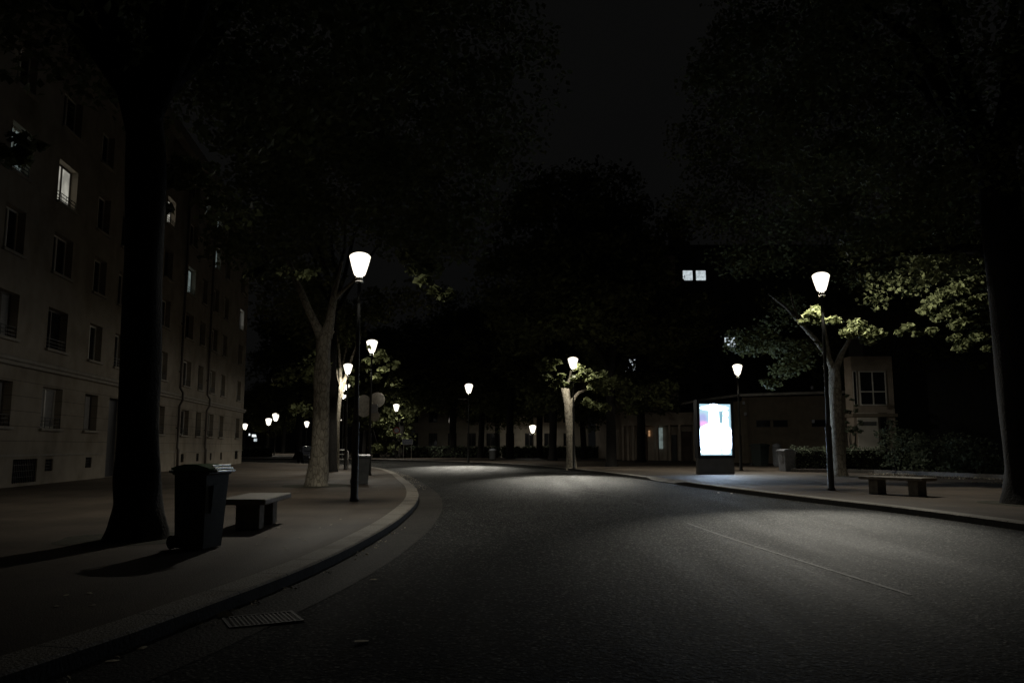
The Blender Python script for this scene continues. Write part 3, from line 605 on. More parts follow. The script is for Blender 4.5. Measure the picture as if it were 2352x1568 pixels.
for x, Y, k, lab in far:
    o = protos[k] if k not in used else copy_thing(protos[k]); used.add(k)
    o.location = ((x - 1176) / FPX * Y, Y, -.0); o.rotation_euler.z = rr.uniform(0, 6.28); s = rr.uniform(.9, 1.12); o.scale = (s, s, s * rr.uniform(.9, 1.1))
    tag(o, lab, 'tree', 'dark trees in the background')
# lit bush left of centre and small shrubs
def shrub(x, Y, zc, r, n, label, size=.2, m='leaf', name='shrub', stem=True):
    p = ((x - 1176) / FPX * Y, Y, 0); t = thing(name, p, label, 'shrub'); g = random.Random(int(x))
    cl = crown_clumps((0, 0, zc), r, 26, n / 26, int(x), r[0] * .3)
    o = bpy.data.objects.new('foliage', leaf_mesh('foliage', cl, size, int(x), M[m])); COL.objects.link(o); o.parent = t
    mb = MB()
    for i in range(5): a = i * 1.3; mb.tube([(.05 * math.cos(a), .05 * math.sin(a), -.1), (.3 * r[0] * math.cos(a), .3 * r[0] * math.sin(a), zc * .5), (.5 * r[0] * math.cos(a), .5 * r[0] * math.sin(a), zc)], [.05, .035, .015], 6)
    mb.build('stem', M['bark_dark'], t, True); return t
shrub(884, 90, 3.6, (3.2, 2.2, 3.0), 2200, 'lit round shrub behind the round sign backs', .42)
shrub(2085, 40, .9, (1.7, 1.2, 1.2), 1500, 'dark bushy shrub below the bay window', .16, 'leaf2')
shrub(2150, 38, .8, (1.6, 1.2, 1.1), 1400, 'dark shrub behind the long stone bench', .16, 'leaf2')
shrub(2230, 37, .8, (1.8, 1.2, 1.2), 1400, 'dark shrub between the bench and the broad trunk', .16, 'leaf2')
shrub(2050, 37.5, 1.2, (.8, .8, 1.3), 700, 'climbing shrub beside the white panel of the house', .14, 'leaf2')
shrub(1950, 45.5, 2.0, (.55, .5, 2.4), 900, 'tall narrow ivy shrub right of the pale trunk', .14, 'leaf2')
# hedges
def hedge(P0, P1, h, w, n, label, size=.1):
    a = Vector((*P0, 0)); b = Vector((*P1, 0)); L = (b - a).length
    t = thing('hedge', a, label, 'hedge', rz=math.atan2(b.y - a.y, b.x - a.x)); g = np.random.default_rng(int(L * 10))
    mb = MB(); mb.box(.06, L - .06, -w / 2 + .07, w / 2 - .07, -.02, h - .1); mb.build('twigs', M['bark_dark'], t)
    cl = []
    k = int(L / .3) + 1
    for i in range(k + 1):
        for j in range(3):
            for q in range(2): cl.append((L * i / k, (-w / 2 + w * j / 2) * .9, h * (.3 + .5 * q) + g.uniform(-.05, .05), .26, .20, h * .32, n / (6 * (k + 1))))
    o = bpy.data.objects.new('foliage', leaf_mesh('foliage', cl, size, 3, M['leaf2'])); COL.objects.link(o); o.parent = t
    return t
hedge((14.5, 41.8), (19.4, 40.6), 1.15, .9, 6000, 'clipped dark hedge between the pale bin and the pale tree trunk')
hedge((-13.5, 92), (-1.5, 92), 1.2, 1.2, 3500, 'long low dark hedge at the far bend below the lone lamp', .3)
hedge((-1.0, 92), (9.5, 89), 1.2, 1.2, 3500, 'dark hedge in front of the cream wall', .3)
hedge((-46, 104), (-30, 101), 1.1, 1.2, 2500, 'low far hedge along the street beyond the apartment building', .3)
# low stone border behind the right pavement
mb = MB(); C = [Vector(p) for p in ((13.9, 40.6), (17.2, 38.6), (19.2, 31.8), (20.5, 24), (21, 14))]; A = offset(spline(C, 1), .12); B = offset(spline(C, 1), -.12)
mb = MB(); n = len(A)
for P, z in ((A, -.05), (A, .16), (B, .16), (B, -.05)): mb.v += [(p.x, p.y, z) for p in P]
for r in range(3):
    for i in range(n - 1): mb.f.append((r * n + i, r * n + i + 1, (r + 1) * n + i + 1, (r + 1) * n + i)); mb.m.append(0)
tag(mb.build('border_edging', M['cobble']), 'low stone edging along the planted bed behind the right pavement', 'edging')
sheet('soil', [(14.1, 40.9), (17.4, 38.9), (19.4, 31.9), (20.7, 24), (21.2, 14), (60, 14), (60, 60), (26, 60), (14.3, 44)], .02, M['soil'])
# tree pits
def disc(cx, cy, rx, ry, z, m, name, seed=0):
    g = random.Random(seed); n = 36; ph = g.uniform(0, 6)
    return sheet(name, [(cx + rx * math.cos(t) * (1 + .06 * math.sin(3 * t + ph) + .04 * math.sin(7 * t)), cy + ry * math.sin(t) * (1 + .06 * math.sin(2 * t + ph))) for t in [6.2832 * k / n for k in range(n)]], z, m)
disc(-5.2, 11.3, 1.0, .9, 0.0, M['soil'], 'soil', 1); disc(-6.3, 26.3, 1.1, 1.3, 0.0, M['soil'], 'soil', 2); disc(11.4, 18.1, .95, 1.1, 0.0, M['soil'], 'soil', 3); disc(13.9, 34.9, .9, 1.1, 0.0, M['soil'], 'soil', 4)

# ------------------------------------------------------------ wheeled bins
def wheelie(loc, rz, label, mb_, ml_, s=1., group='wheeled bins', ribs=True):
    """lid front lip toward +x, wheels and hinge on the -x side; 0.58 wide (y), 0.72 deep (x), 1.07 high"""
    t = thing('wheeled_bin', loc, label, 'wheeled bin', group, rz); t.scale = (s, s, s)
    mb = MB(); w0, w1 = .235, .285
    mb.hexa([(-.27, -w0, .012), (.27, -w0, .012), (.27, w0, .012), (-.27, w0, .012)], [(-.30, -w1, .93), (.31, -w1, .93), (.33, w1, .93), (-.30, w1, .93)])
    mb.box(-.335, .365, -.31, .31, .932, .985, bev=.012)
    mb.hexa([(.30, -.13, .45), (.312, -.13, .45), (.312, .13, .45), (.30, .13, .45)], [(.33, -.14, .80), (.352, -.14, .80), (.352, .14, .80), (.33, .14, .80)])
    mb.box(-.30, -.19, -.20, .20, .12, .26)
    body = mb.build('body', M[mb_], t)
    mb = MB()
    # domed lid
    for i, (x0, x1, z0, z1) in enumerate(((-.35, -.1, 1.02, 1.065), (-.1, .15, 1.065, 1.06), (.15, .37, 1.06, 1.015))):
        mb.add([(x0, -.315, z0), (x1, -.315, z1), (x1, .315, z1), (x0, .315, z0), (x0, -.315, .987), (x1, -.315, .987), (x1, .315, .987), (x0, .315, .987)], [(0, 1, 2, 3), (0, 4, 5, 1), (3, 2, 6, 7)] + ([(0, 3, 7, 4)] if i == 0 else []) + ([(1, 5, 6, 2)] if i == 2 else []))
    lid = mb.build('lid', M[ml_], t)
    if ribs:
        mb = MB()
        for k in range(3): z_ = 1.045 - k * .034; mb.tube([(.375 + .045 * k, -.24, z_), (.375 + .045 * k, .24, z_)], [.014, .014], 12)
        mb.box(.365, .47, -.21, -.19, .965, .99).box(.365, .47, .19, .21, .965, .99); mb.build('grip', M['grip'], lid, True)
    mb = MB(); mb.tube([(-.42, -.26, .97), (-.42, .26, .97)], [.017, .017], 8); mb.box(-.43, -.34, -.24, -.21, .95, .98).box(-.43, -.34, .21, .24, .95, .98); mb.build('handle', M[mb_], t)
    for y in (-.27, .27):
        mb = MB(); mb.tube([(-.30, y - .025, .085), (-.30, y + .025, .085)], [.085, .085], 20); wv = mb.build('wheel', M['rubber'], t)
    return t
gb = wheelie((-3.92, 10.3, 0), R(-16), 'dark wheeled bin with green lid between the massive trunk and the bench', 'bin_green', 'bin_lid', .95); gb.scale = (.76, .76, .97)
wheelie((-5.1, 27.4, 0), R(-70), 'grey wheeled bin with dark lid behind the tall left lamp', 'bin_grey', 'bin_green', .93, ribs=False)
wheelie((14.0, 41.5, 0), R(200), 'pale wheeled bin at the end of the clipped hedge', 'bin_pale', 'bin_pale', 1.05, ribs=False)
wheelie((16.0, 52.5, 0), R(-60), 'black wheeled bin against the low brown building', 'bin_green', 'bin_green', 1.35, ribs=False)
t = thing('litter_bin', (16.95, 52.0, 0), 'pale cylindrical litter bin right of the black wheeled bin', 'litter bin')
MB().lathe([(.22, 0), (.22, .05), (.25, .07), (.25, 1.22), (.27, 1.24), (.27, 1.32), (.2, 1.40), (.05, 1.45)], 20).build('body', M['bin_pale'], t, True)
mb = MB()
for k in range(14): a = k * 6.283 / 14; mb.box(-.012, .012, .255, .272, .1, 1.2, M4=Matrix.Rotation(a, 4, 'Z'))
mb.build('slats', M['bin_pale'], t)
t = thing('litter_bin', ((1132 - 1176) / FPX * 72, 72, 0), 'small grey litter bin with pale hood on the far pavement before the stout trunk', 'litter bin')
mb = MB(); mb.lathe([(.28, 0.1), (.30, .15), (.34, .85), (.36, .88)], 14); mb.tube([(0, 0, 0), (0, 0, .12)], [.08, .08], 8); mb.build('body', M['bin_grey'], t, True)
MB().lathe([(.36, .90), (.3, 1.0), (.1, 1.08)], 14).build('hood', M['bin_pale'], t, True)

# ------------------------------------------------------------ benches
def bench(loc, rz, L, wd, h, label, legs=(-.38, .38), lw=.34, ll=.28):
    t = thing('stone_bench', loc, label, 'bench', 'backless stone benches', rz)
    MB().box(-L / 2, L / 2, -wd / 2, wd / 2, h - .085, h, bev=.014).build('seat', M['bench_top'], t)
    for k in legs: MB().box(k * L / 2 * 1. - ll / 2, k * L / 2 + ll / 2, -lw / 2, lw / 2, 0, h - .087, bev=.01).build('leg', M['concrete'], t)
    return t
bench((-4.05, 13.0, 0), R(93), 1.75, .70, .475, 'backless stone bench between the green-lidded bin and the tall left lamp', legs=(-.42, .55), lw=.36, ll=.30)
bench((10.05, 21.35, 0), R(-60), 1.85, .62, .47, 'backless stone bench on the right pavement beside the right-hand lamp', legs=(-.62, .62), lw=.36, ll=.28)

# ------------------------------------------------------------ advertising panel
t = thing('advertising_panel', (9.28, 37.2, 0), 'glowing white advertising panel on a grey foot on the right pavement', 'advertising panel', rz=R(14))
MB().box(-.90, .90, -.14, .14, .0, .74, bev=.02).build('foot', M['panel_foot'], t)
mb = MB(); mb.box(-.92, -.79, -.17, .17, .742, 3.36).box(.79, .92, -.17, .17, .742, 3.36).box(-.79, .79, -.17, .17, .742, .86).box(-.79, .79, -.17, .17, 3.18, 3.36).box(-.79, .79, .02, .168, .86, 3.18); mb.build('case', M['panel_case'], t)
pm = bpy.data.materials.new('backlit_poster'); pm.use_nodes = True; n, l = nodes(pm); b = n['Principled BSDF']; b.inputs['Base Color'].default_value = (.3, .3, .3, 1); b.inputs['Roughness'].default_value = .3
tc = n.new('ShaderNodeTexCoord')
def blob(cx, cz, rx, rz, soft=.5):
    mp = n.new('ShaderNodeMapping'); mp.inputs['Location'].default_value = (-cx / rx, 0, -cz / rz); mp.inputs['Scale'].default_value = (1 / rx, 0, 1 / rz); l.new(tc.outputs['Object'], mp.inputs[0])
    ln = n.new('ShaderNodeVectorMath'); ln.operation = 'LENGTH'; l.new(mp.outputs[0], ln.inputs[0])
    mr = n.new('ShaderNodeMapRange'); mr.interpolation_type = 'SMOOTHSTEP'; mr.inputs[1].default_value = 1 + soft; mr.inputs[2].default_value = 1 - soft; l.new(ln.outputs['Value'], mr.inputs[0]); return mr.outputs[0]
def mixc(f, a, c):
    if max(c) < .5: c = tuple(q * 4.5 / PANEL_E for q in c)
    if isinstance(a, tuple): a = tuple(q * 4.5 / PANEL_E for q in a)
    mx = n.new('ShaderNodeMix'); mx.data_type = 'RGBA'; l.new(f, mx.inputs[0]); mx.inputs[7].default_value = (*c, 1)
    if isinstance(a, tuple): mx.inputs[6].default_value = (*a, 1)
    else: l.new(a, mx.inputs[6])
    return mx.outputs[2]
c = mixc(blob(0, 2.1, 2.6, 3.0), (.12, .2, .24), (.11, .17, .20))
c = mixc(blob(-.62, 2.5, .22, .25), c, (.10, .11, .19)); c = mixc(blob(-.60, 2.28, .25, .13), c, (.22, .12, .22)); c = mixc(blob(.36, 2.55, .15, .32), c, (.055, .105, .13))
c = mixc(blob(-.16, 2.62, .05, .24), c, (.10, .2, .2)); c = mixc(blob(0, 1.62, .92, .66, .12), c, (.55, .72, 1)); c = mixc(blob(-.05, 2.4, .23, 1.0, .2), c, (.55, .74, 1)); c = mixc(blob(-.02, 3.0, .62, .11, .25), c, (.6, .75, 1))
c = mixc(blob(.55, 2.75, .12, .14, .3), c, (.7, .85, .85)); c = mixc(blob(.52, 2.2, .13, .5, .3), c, (.7, .9, .9)); c = mixc(blob(-.5, 1.02, .22, .09, .4), c, (.8, .9, .95)); c = mixc(blob(.5, 1.03, .18, .1, .4), c, (.8, .9, .95)); c = mixc(blob(.28, 1.07, .06, .12, .5), c, (.12, .2, .22)); c = mixc(blob(-.55, 1.2, .25, .06, .5), c, (.16, .26, .34))
l.new(c, b.inputs['Emission Color']); b.inputs['Emission Strength'].default_value = PANEL_E
M['poster'] = pm
MB().add([(-.79, -.12, .86), (.79, -.12, .86), (.79, -.12, 3.18), (-.79, -.12, 3.18), (-.79, .015, .86), (.79, .015, .86), (.79, .015, 3.18), (-.79, .015, 3.18)], [(0, 1, 2, 3), (0, 4, 5, 1), (1, 5, 6, 2), (2, 6, 7, 3), (3, 7, 4, 0)]).build('backlit_poster', M['poster'], t)

# ------------------------------------------------------------ signs
def plate(mb, cx, cz, rx, rz, y0, y1, n=24, p=2.0):
    vs = []
    for y in (y0, y1):
        for k in range(n):
            a = 6.2832 * k / n; ca, sa = math.cos(a), math.sin(a)
            vs.append((cx + rx * math.copysign(abs(ca) ** (2 / p), ca), y, cz + rz * math.copysign(abs(sa) ** (2 / p), sa)))
    mb.add(vs, [tuple(range(n)), tuple(range(n, 2 * n))[::-1]] + [(k, (k + 1) % n, n + (k + 1) % n, n + k) for k in range(n)]); return mb
def sign(px_, py_, Y, rx, rz, label, m='sign_back', p=2.0, rot=0., front=None):
    q = at(px_, py_, Y); t = thing('traffic_sign', q, label, 'traffic sign', rz=rot)
    o = plate(MB(), 0, 0, rx, rz, -.012, .012, p=p).build('plate', M[m], t)
    mb = MB(); mb.box(-.12, .12, .014, .05, -.03, .03); mb.build('clamp', M['alu'], t)
    if front: plate(MB(), 0, 0, rx * .72, rz * .72, -.016, -.013, p=p).build('face', M[front], t)
    return t
sign(836, 932, 36.22, .38, .50, 'large round grey sign back on the left of the second lamp pole', rot=R(25))
sign(866, 918, 36.5, .40, .34, 'oval grey sign back on the right of the second lamp pole', rot=R(-18))
s = sign(858, 938, 36.2, .26, .20, 'pale rectangular sign pointing down right of the second lamp pole', m='sign_white', p=6, rot=R(-35))
sign(861, 955, 36.25, .23, .24, 'small round grey sign back lowest on the second lamp pole', rot=R(-10))
sign(911, 988, 86.2, .36, .36, 'small red-rimmed white round sign under the small far lamp', m='sign_red', front='sign_white')
sign(948, 994, 96, .3, .3, 'small blue and white sign above the far white information panel', m='sign_blue', front='sign_white', p=6)
t = thing('information_board', ((938 - 1176) / FPX * 84, 84, 0), 'white information board on two posts at the far bend', 'information board')
MB().box(-.55, .55, -.03, .03, 1.45, 2.0).build('board', M['sign_white'], t)
mb = MB(); g = random.Random(4)
for r_ in range(3):
    x = -.48
    while x < .42: w = g.uniform(.04, .14); mb.box(x, x + w, -.036, -.032, 1.86 - .16 * r_, 1.93 - .16 * r_); x += w + g.uniform(.03, .07)
mb.build('lettering', M['sign_blue'], t)
for x in (-.4, .4): MB().tube([(x, .04, 0), (x, .04, 1.95)], [.03, .03], 8).build('post', M['alu'], t)
# metal barrier, far car
t = thing('metal_barrier', (-10.2, 47.6, 0), 'thin metal pedestrian barrier behind the thick black trunk', 'barrier', rz=R(15))
mb = MB(); mb.tube([(-.6, 0, 0), (-.6, 0, .95), (-.5, 0, 1.05), (.5, 0, 1.05), (.6, 0, .95), (.6, 0, 0)], [.025] * 6, 8); mb.tube([(-.6, 0, .5), (.6, 0, .5)], [.02, .02], 8); mb.tube([(-.6, 0, .8), (.6, 0, .8)], [.015, .015], 8); mb.build('frame', M['alu'], t, True)
def car(loc, rz, label):
    t = thing('parked_car', loc, label, 'car', rz=rz)
    prof = [(-2.0, .30), (-2.05, .62), (-1.9, .82), (-1.35, .92), (-.75, 1.38), (.55, 1.42), (1.35, .98), (1.95, .88), (2.08, .60), (2.05, .30)]; mb = MB(); n = len(prof)
    for y, k in ((-.84, 1), (-.70, 1.0), (.70, 1), (.84, 1)):
        for x, z in prof: mb.v.append((x, y * (1 if z < 1 or abs(y) < .8 else .86), z))
    for r_ in range(3):
        for i in range(n): mb.f.append((r_ * n + i, r_ * n + (i + 1) % n, (r_ + 1) * n + (i + 1) % n, (r_ + 1) * n + i)); mb.m.append(0)
    mb.f += [tuple(range(n)), tuple(range(3 * n, 4 * n))[::-1]]; mb.m += [0, 0]; mb.build('body', M['car'], t)
    MB().add([(-1.28, -.62, 1.0), (-.80, -.58, 1.35), (-.80, .58, 1.35), (-1.28, .62, 1.0)], [(0, 1, 2, 3)]).build('windscreen', M['glass'], t).location = (-.03, 0, .03)
    for s_ in (-1, 1):
        MB().add([(-.95, s_ * .80, .98), (1.0, s_ * .80, .98), (.55, s_ * .76, 1.32), (-.7, s_ * .76, 1.32)], [(0, 1, 2, 3)]).build('side_window', M['glass'], t).location = (0, s_ * .02, 0)
        MB().box(-2.06, -1.98, s_ * .62 - .13, s_ * .62 + .13, .62, .74, bev=.02).build('headlight', M['chrome'], t)
        MB().box(-.95, -.75, s_ * .86 - .03, s_ * .86 + .1 * s_, .95, 1.08).build('mirror', M['car'], t)
        for x in (-1.3, 1.3): MB().tube([(x, s_ * .70, .31), (x, s_ * .86, .31)], [.31, .31], 20).build('wheel', M['rubber'], t)
    MB().box(-2.085, -2.03, -.35, .35, .42, .56).build('number_plate', M['sign_white'], t)
car((-17.4, 70, RZ), R(112), 'dark parked car half hidden behind the forked tree trunk')

# ------------------------------------------------------------ right and far buildings
def X(px_, Y): return (px_ - 1176) / FPX * Y
def win(parent, x0, x1, z0, z1, y, m='glass', frame='frame_dark', nx=2, nz=1, fw=.06, name='window'):
    """window on a wall whose outer face is at local y, street side is -y"""
    mb = MB(); mb.box(x0, x0 + fw, y - .05, y - .003, z0, z1).box(x1 - fw, x1, y - .05, y - .003, z0, z1).box(x0 + fw, x1 - fw, y - .05, y - .003, z1 - fw, z1).box(x0 + fw, x1 - fw, y - .05, y - .003, z0, z0 + fw)
    for k in range(1, nx): c = x0 + (x1 - x0) * k / nx; mb.box(c - fw / 2, c + fw / 2, y - .05, y - .003, z0 + fw, z1 - fw)
    w = mb.build(name, M[frame], parent)
    if nz > 1:
        mb = MB(); c = z0 + (z1 - z0) * .4; mb.box(x0 + fw, x1 - fw, y - .055, y - .051, c - fw / 2, c + fw / 2); mb.build('transom', M[frame], w)
    MB().box(x0 + fw * .5, x1 - fw * .5, y - .02, y - .004, z0 + fw * .5, z1 - fw * .5).build('pane', M[m], w); return w
# tower block behind the low building
t1 = thing('tower_block', (X(1420, 78), 78, 0), 'dark tower block rising directly behind the columns and doorways', 'building')
w_ = X(1558, 78) - X(1420, 78)
MB().add([(0, 0, 0), (w_, 0, 0), (w_, 0, 20), (0, 0, 20), (w_ + 2.2, 12, 0), (w_ + 2.2, 12, 20), (-1, 12, 0), (-1, 12, 20)], [(0, 1, 2, 3), (1, 4, 5, 2), (4, 6, 7, 5), (6, 0, 3, 7), (3, 2, 5, 7)]).build('wall', M['wall_pink'], t1)
MB().box(-.2, w_ + 2.3, -.2, 12.2, 20.003, 20.5).build('roof', M['roof'], t1)
for f in range(5):
    for k in range(2):
        x = .7 + k * 2.6; z = 5.6 + f * 2.8; li = (f == 1 and k == 0)
        win(t1, x, x + 1.2, z, z + 1.3, 0, 'lit_cold' if li else 'glass')
t2 = thing('tower_block', (19.9, 100, 0), 'far tower block with a lit pair of windows near its top and a chimney', 'building')
MB().box(0, 27, 0, 14, 0, 26.2).build('wall', M['wall_grey'], t2)
MB().box(-.2, 27.2, -.2, 14.2, 26.203, 26.6).build('roof', M['roof'], t2)
mb = MB(); mb.box(1.0, 2.6, 3, 5, 26.603, 28.4).box(1.3, 1.7, 3.5, 4.2, 28.403, 29.2).box(1.9, 2.3, 3.5, 4.2, 28.403, 29.0); mb.build('chimney', M['wall_grey'], t2)
for f in range(8):
    for k in range(9):
        x = .8 + 2.9 * k; z = 1.9 + 2.88 * f
        if f == 7 and k in (0, 1):
            x = (1.62, 3.28)[k]; win(t2, x, x + 1.42, z - .1, z + 1.35, 0, 'lit_cold', nx=1, fw=.10); continue
        lit_ = {(4, 2): 'lit_cold', }.get((f, k))
        if k < 5 or f % 2 == 0: win(t2, x, x + (1.45 if lit_ is None else 1.6), z + .1, z + 1.45, 0, lit_ or 'glass', nx=2, fw=.10)
# low building with doorways, then a shed-roofed wing
lo = thing('low_building', (X(1425, 75), 75, 0), 'low brown building with columns, doorways and a rising metal-edged roof on the right', 'building')
P = [Vector((X(a, d) - X(1425, 75), d - 75, 0)) for a, d in ((1425, 75), (1600, 71), (1706, 62), (1970, 60))]
def seg_frame(a, b): return math.atan2(b.y - a.y, b.x - a.x), (b - a).length
a0, L0 = seg_frame(P[0], P[1]); a1, L1 = seg_frame(P[1], P[2]); a2, L2 = seg_frame(P[2], P[3])
def sub(name, p, a, mb, m):
    o = mb.build(name, M[m], lo); o.location = p; o.rotation_euler = (0, 0, a); return o
# first front: recessed ground floor behind columns, lintel band above
mb = MB(); mb.box(0, L0, 1.2, 5, 0, 4.0).box(0, L0, 0, 1.198, 3.15, 4.25); sub('wall', P[0], a0, mb, 'wall_pink')
for u in (0.05, .55, 1.05, 3.4, 4.6, 5.55, 6.9):
    sub('column', P[0], a0, MB().box(u, u + .22, .02, .24, 0, 3.148), 'wall_pink')
o = sub('lit_window', P[0], a0, MB().box(3.0, 3.62, 1.05, 1.15, 1.05, 2.95), 'lit_dim'); 
sub('wall_light', P[0], a0, MB().box(2.25, 2.37, 1.05, 1.18, 2.2, 2.7), 'lit_amber')
sub('door', P[0], a0, MB().box(4.2, 4.95, 1.12, 1.19, 0, 2.3), 'door'); sub('door', P[0], a0, MB().box(5.3, 6.3, 1.12, 1.19, 0, 2.6), 'shutter')
sub('door', P[0], a0, MB().box(1.5, 2.1, 1.12, 1.19, 0, 2.4), 'shutter')
mb = MB(); mb.box(0, L1, 0, 4, 0, 4.75); sub('wall', P[1], a1, mb, 'wall_brown')
sub('door', P[1], a1, MB().box(.4, 1.5, -.04, -.003, 0, 2.5), 'shutter'); sub('door', P[1], a1, MB().box(1.9, 3.2, -.04, -.003, 0, 2.5), 'door')
mb = MB(); mb.box(0, L2, 0, 4, 0, 5.05); sub('wall', P[2], a2, mb, 'wall_brown')
sub('pilaster', P[2], a2, MB().box(-.1, .25, -.25, -.003, 0, 5.0), 'wall_brown')
for k, (xa, xb) in enumerate(((1738, 1768), (1775, 1806), (1858, 1890))):
    s0 = (X(xa, 61.5) - X(1706, 62)); s1 = (X(xb, 61.5) - X(1706, 62))
    sub('strip_window', P[2], a2, MB().box(s0, s1, -.03, -.003, 2.75, 3.2), 'glass')
    sub('strip_window_frame', P[2], a2, MB().box(s0 - .05, s1 + .05, -.05, -.031, 2.70, 2.748).box(s0 - .05, s1 + .05, -.05, -.031, 3.202, 3.25), 'frame_dark')
# roof slab and bright metal eave edge
rp = [at(1528, 932, 70) , at(1600, 919, 68.2), at(1700, 905, 60.8), at(1970, 897, 58.8)]
B0 = Vector(lo.location); rp = [Vector(p) - B0 for p in rp]; back = [p + Vector((1.0, 9, .1)) for p in rp]
mb = MB()
for i in range(3): mb.add([rp[i], rp[i + 1], back[i + 1], back[i]] + [q - Vector((0, 0, .14)) for q in (rp[i], rp[i + 1], back[i + 1], back[i])], [(0, 1, 2, 3), (7, 6, 5, 4), (0, 4, 5, 1), (1, 5, 6, 2), (3, 2, 6, 7), (0, 3, 7, 4)])
mb.build('roof', M['roof'], lo)
mb = MB()
for i in range(3):
    d = (rp[i + 1] - rp[i]).normalized(); nn = Vector((d.y, -d.x, 0)).normalized() * .03
    q = [rp[i] + nn, rp[i + 1] + nn, rp[i + 1] + nn * 2, rp[i] + nn * 2]; mb.hexa([p - Vector((0, 0, .16)) for p in q], [p + Vector((0, 0, .03)) for p in q])
mb.build('eave_edge', M['roofedge'], lo)
for px_, py_ in ((1708, 925), (1712, 950), (1868, 967), (1865, 890)):
    q = Vector(at(px_, py_, 60.9 if px_ < 1720 else 59.6)) - B0; o = MB().box(-.09, .09, -.06, .06, -.12, .12, bev=.02).build('wall_lamp', M['sign_white'], lo); o.location = q
# house with bay window
H = thing('house', (X(1958, 47), 47, 0), 'house with white-framed bay window above a white door panel right of the pale trunk', 'building')
hw = X(2053, 47) - X(1958, 47)
mb = MB(); mb.box(1.2, 12, 1.0, 3, 0, 9, 1).box(0, hw, 0, .998, 0, 2.95).box(0, hw, 0, .998, 3.15, 6.5); mb.build('wall', [M['wall_pink'], M['roof']], H)
MB().box(-.1, hw + .1, -.12, 1, 2.953, 3.147).build('ledge', M['wall_brown'], H)
z = lambda y_: at(2000, y_, 47)[2]
win(H, X(1974, 47) - X(1958, 47), X(2036, 47) - X(1958, 47), z(931), z(852), 0, 'glass', 'frame_white', 2, 2, .07)
win(H, X(1960, 47) - X(1958, 47), X(1969, 47) - X(1958, 47), z(931), z(852), 0, 'glass', 'frame_white', 1, 1, .04)
d_ = MB().box(X(1965, 47) - X(1958, 47), X(2012, 47) - X(1958, 47), -.05, -.003, .2, z(948)).build('white_panel', M['white_panel'], H)
MB().box(X(1976, 47) - X(1958, 47), X(2008, 47) - X(1958, 47), -.07, -.052, z(977), z(968)).build('letter_plate', M['wall_grey'], d_)
win(H, X(2015, 47) - X(1958, 47), X(2034, 47) - X(1958, 47), .3, z(948), 0, 'glass', 'frame_dark', 1, 2, .06)
MB().box(1.1, 12.1, .9, 3.1, 9.003, 9.3).build('roof', M['roof'], H)
# cream building across the far bend
cb = thing('far_building', (-14, 101, 0), 'long cream building behind the far trees and hedge', 'building')
ops = [(1.2 + 2.4 * k, 2.3 + 2.4 * k, 1.3, 2.9) for k in range(9)] + [(1.2 + 2.4 * k, 2.3 + 2.4 * k, 4.2, 5.8) for k in range(9)]
mb = MB(); wall_open(mb, 0, 23.5, 0, 8, ops, .3, .3); mb.add([(0, 0, 0), (0, 9, 0), (0, 9, 8), (0, 0, 8), (23.5, 0, 0), (23.5, 9, 0), (23.5, 9, 8), (23.5, 0, 8)], [(0, 3, 2, 1), (4, 5, 6, 7), (1, 2, 6, 5)]); mb.build('wall', M['wall_cream'], cb)
for a, b_, c_, d_ in ops: win(cb, a, b_, c_, d_, .25)
mb = MB(); mb.box(-.3, 23.8, -.3, 9.3, 8.003, 8.3); mb.build('roof', M['roof'], cb)
# far street end with lit shopfront
fb = thing('far_building', (-78, 200, 0), 'far dark building with small lit shop windows at the end of the left street', 'building')
MB().box(0, 60, 0, 10, 0, 15).build('wall', M['wall_grey'], fb)
def FX(px_): return X(px_, 200) + 78
for a, y0, y1, w, m in ((577, 1001, 995, 5, 'lit_shop'), (588, 1004, 997, 12, 'lit_shop'), (591, 1014, 1006, 9, 'lit_cold'), (620, 1012, 1007, 6, 'lit_dim'), (782, 1019, 1014, 14, 'lit_shop')):
    s0, s1 = FX(a - w / 2), FX(a + w / 2); z0 = HC + (1025 - y0) / FPX * 200; z1 = HC + (1025 - y1) / FPX * 200
    win(fb, s0, s1, z0, z1, 0, m, nx=1, fw=.08)

# ------------------------------------------------------------ drain grate
t = thing('drain_grate', (-2.0, 6.68, RZ + .010), 'cast iron drain grate in the left gutter', 'drain', rz=R(28)); t.scale = (.84, .84, 1)
mb = MB(); mb.box(-.34, .34, -.25, -.22, -.002, .006).box(-.34, .34, .22, .25, -.002, .006).box(-.34, -.31, -.22, .22, -.002, .006).box(.31, .34, -.22, .22, -.002, .006)
for k in range(1, 15): mb.box(-.31 + .0413 * k - .008, -.31 + .0413 * k + .008, -.22, .22, -.002, .004)
for k in range(1, 9): mb.box(-.31, .31, -.22 + .0489 * k - .009, -.22 + .0489 * k + .009, -.0025, .0035)
mb.build('bars', mat('cast_iron', (.05, .048, .045), .65, metal=.5, var=.4, scale=20), t)
MB().box(-.31, .31, -.22, .22, -.005, -.004).build('sump', M['rubber'], t)

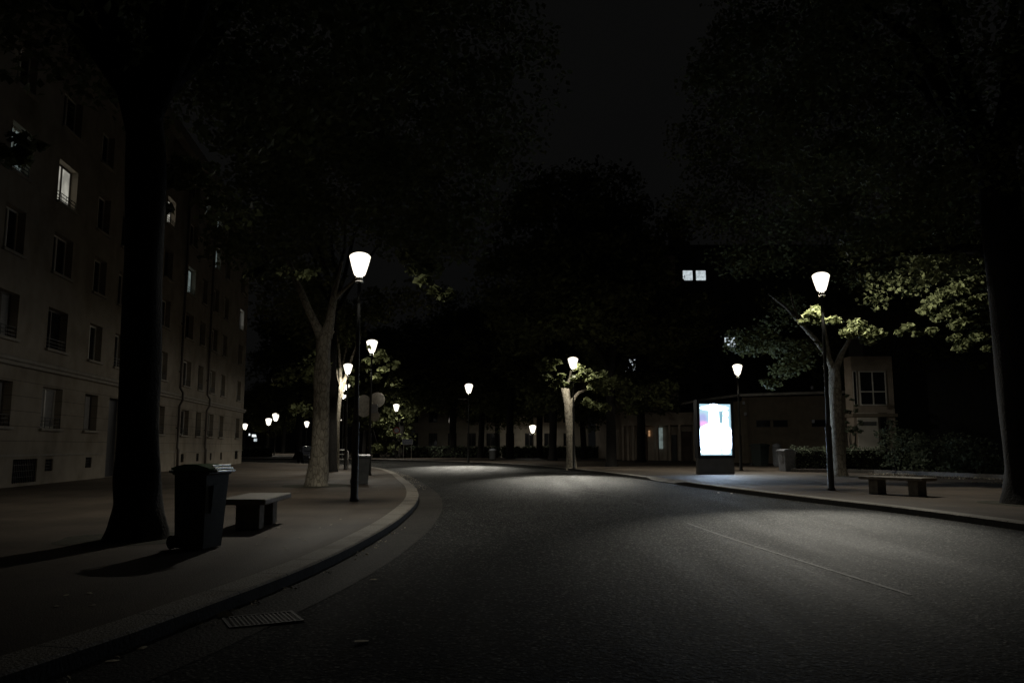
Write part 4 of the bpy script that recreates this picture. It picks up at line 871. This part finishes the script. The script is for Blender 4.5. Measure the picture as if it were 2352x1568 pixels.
# ------------------------------------------------------------ fallen leaves
g = random.Random(17)
def leaf_obj(x, y, z, s, first=[None]):
    if first[0] is None:
        mb = MB(); mb.add([(-.5, 0, .0), (-.1, .3, .02), (.2, .24, .01), (.5, 0, .0), (.2, -.26, .02), (-.15, -.3, .01), (0, 0, .06)], [(0, 6, 1), (1, 6, 2), (2, 6, 3), (3, 6, 4), (4, 6, 5), (5, 6, 0)]); o = mb.build('fallen_leaf', M['litter']); first[0] = o
    else: o = first[0].copy(); COL.objects.link(o)
    o.location = (x, y, z); o.scale = (s, s, s); o.rotation_euler = (g.uniform(-.15, .15), g.uniform(-.15, .15), g.uniform(0, 6.28)); return o
spots = [(206, 1362, 0), (152, 1367, 0), (212, 1390, 0), (130, 1392, 0), (735, 1212, 0), (700, 1240, 0), (782, 1192, 0), (640, 1212, 0), (610, 1232, 0), (688, 1235, 0), (760, 1205, 0), (850, 1191, 0), (655, 1260, 0), (590, 1250, 0), (560, 1180, 0), (310, 1180, 0), (905, 1110, 0), (870, 1125, 0)]
for x, y, z_ in spots:
    p = gnd(x, y, 0.); tag(leaf_obj(p[0], p[1], .004, .06), 'small dry leaf lying on the left pavement inside the kerb', 'leaf', 'dry leaves on the left pavement')
for x, y, lab, s in ((858, 1333, 'pale dry leaf lying on the carriageway right of the left gutter', .09), (831, 1476, 'large pale dry leaf lying on the asphalt in the foreground', .15), (519, 1418, 'yellowish leaf standing against the kerb beside the drain grate', .16), (655, 1352, 'pale leaf lying in the left gutter below the kerb', .1), (325, 1492, 'dry leaf in the near left gutter', .12), (258, 1522, 'dry leaf at the lower left gutter edge', .1)):
    p = gnd(x, y, RZ); o = tag(leaf_obj(p[0], p[1], RZ + .014, s), lab, 'leaf')
    if 'standing' in lab: o.rotation_euler = (1.2, .3, .4)
for x, y in ((2170, 1191), (2185, 1193), (2110, 1184), (2232, 1198), (1650, 1131), (1680, 1133)):
    p = gnd(x, y, RZ); tag(leaf_obj(p[0], p[1], RZ + .004, .12), 'dry leaf lying on the road against the right kerb', 'leaf', 'dry leaves along the right kerb')
# debris in the left gutter: uncountable crumbs
cl = []
for i, p in enumerate(LK):
    if 3.5 < p.y < 16 and g.random() < .8:
        for k in range(3): cl.append((p.x + g.uniform(.03, .2), p.y + g.uniform(-.3, .3), RZ + .02, .1, .1, .012, 7 * g.random() ** 2))
for i, p in enumerate(LK):
    if 26 < p.y < 46:
        cl.append((p.x + g.uniform(.05, .5), p.y + g.uniform(-.3, .3), RZ + .02, .25, .3, .012, 10))
o = bpy.data.objects.new('gutter_litter', leaf_mesh('gutter_litter', cl, .035, 5, M['litter'], 2.)); COL.objects.link(o); tag(o, 'crumbled dry leaves and grit collected along the left kerb', 'litter', kind='stuff')
cl = [(g.uniform(14.2, 19), g.uniform(20, 38), .03, .7, .9, .02, 22) for k in range(90)]
cl = [c for c in cl if c[0] < 19.6]
o = bpy.data.objects.new('leaf_litter', leaf_mesh('leaf_litter', [c for c in cl if c[0] > 16.4], .07, 6, M['litter'], 2.)); COL.objects.link(o); tag(o, 'scattered leaf litter at the back of the right pavement along the edging', 'litter', kind='stuff')
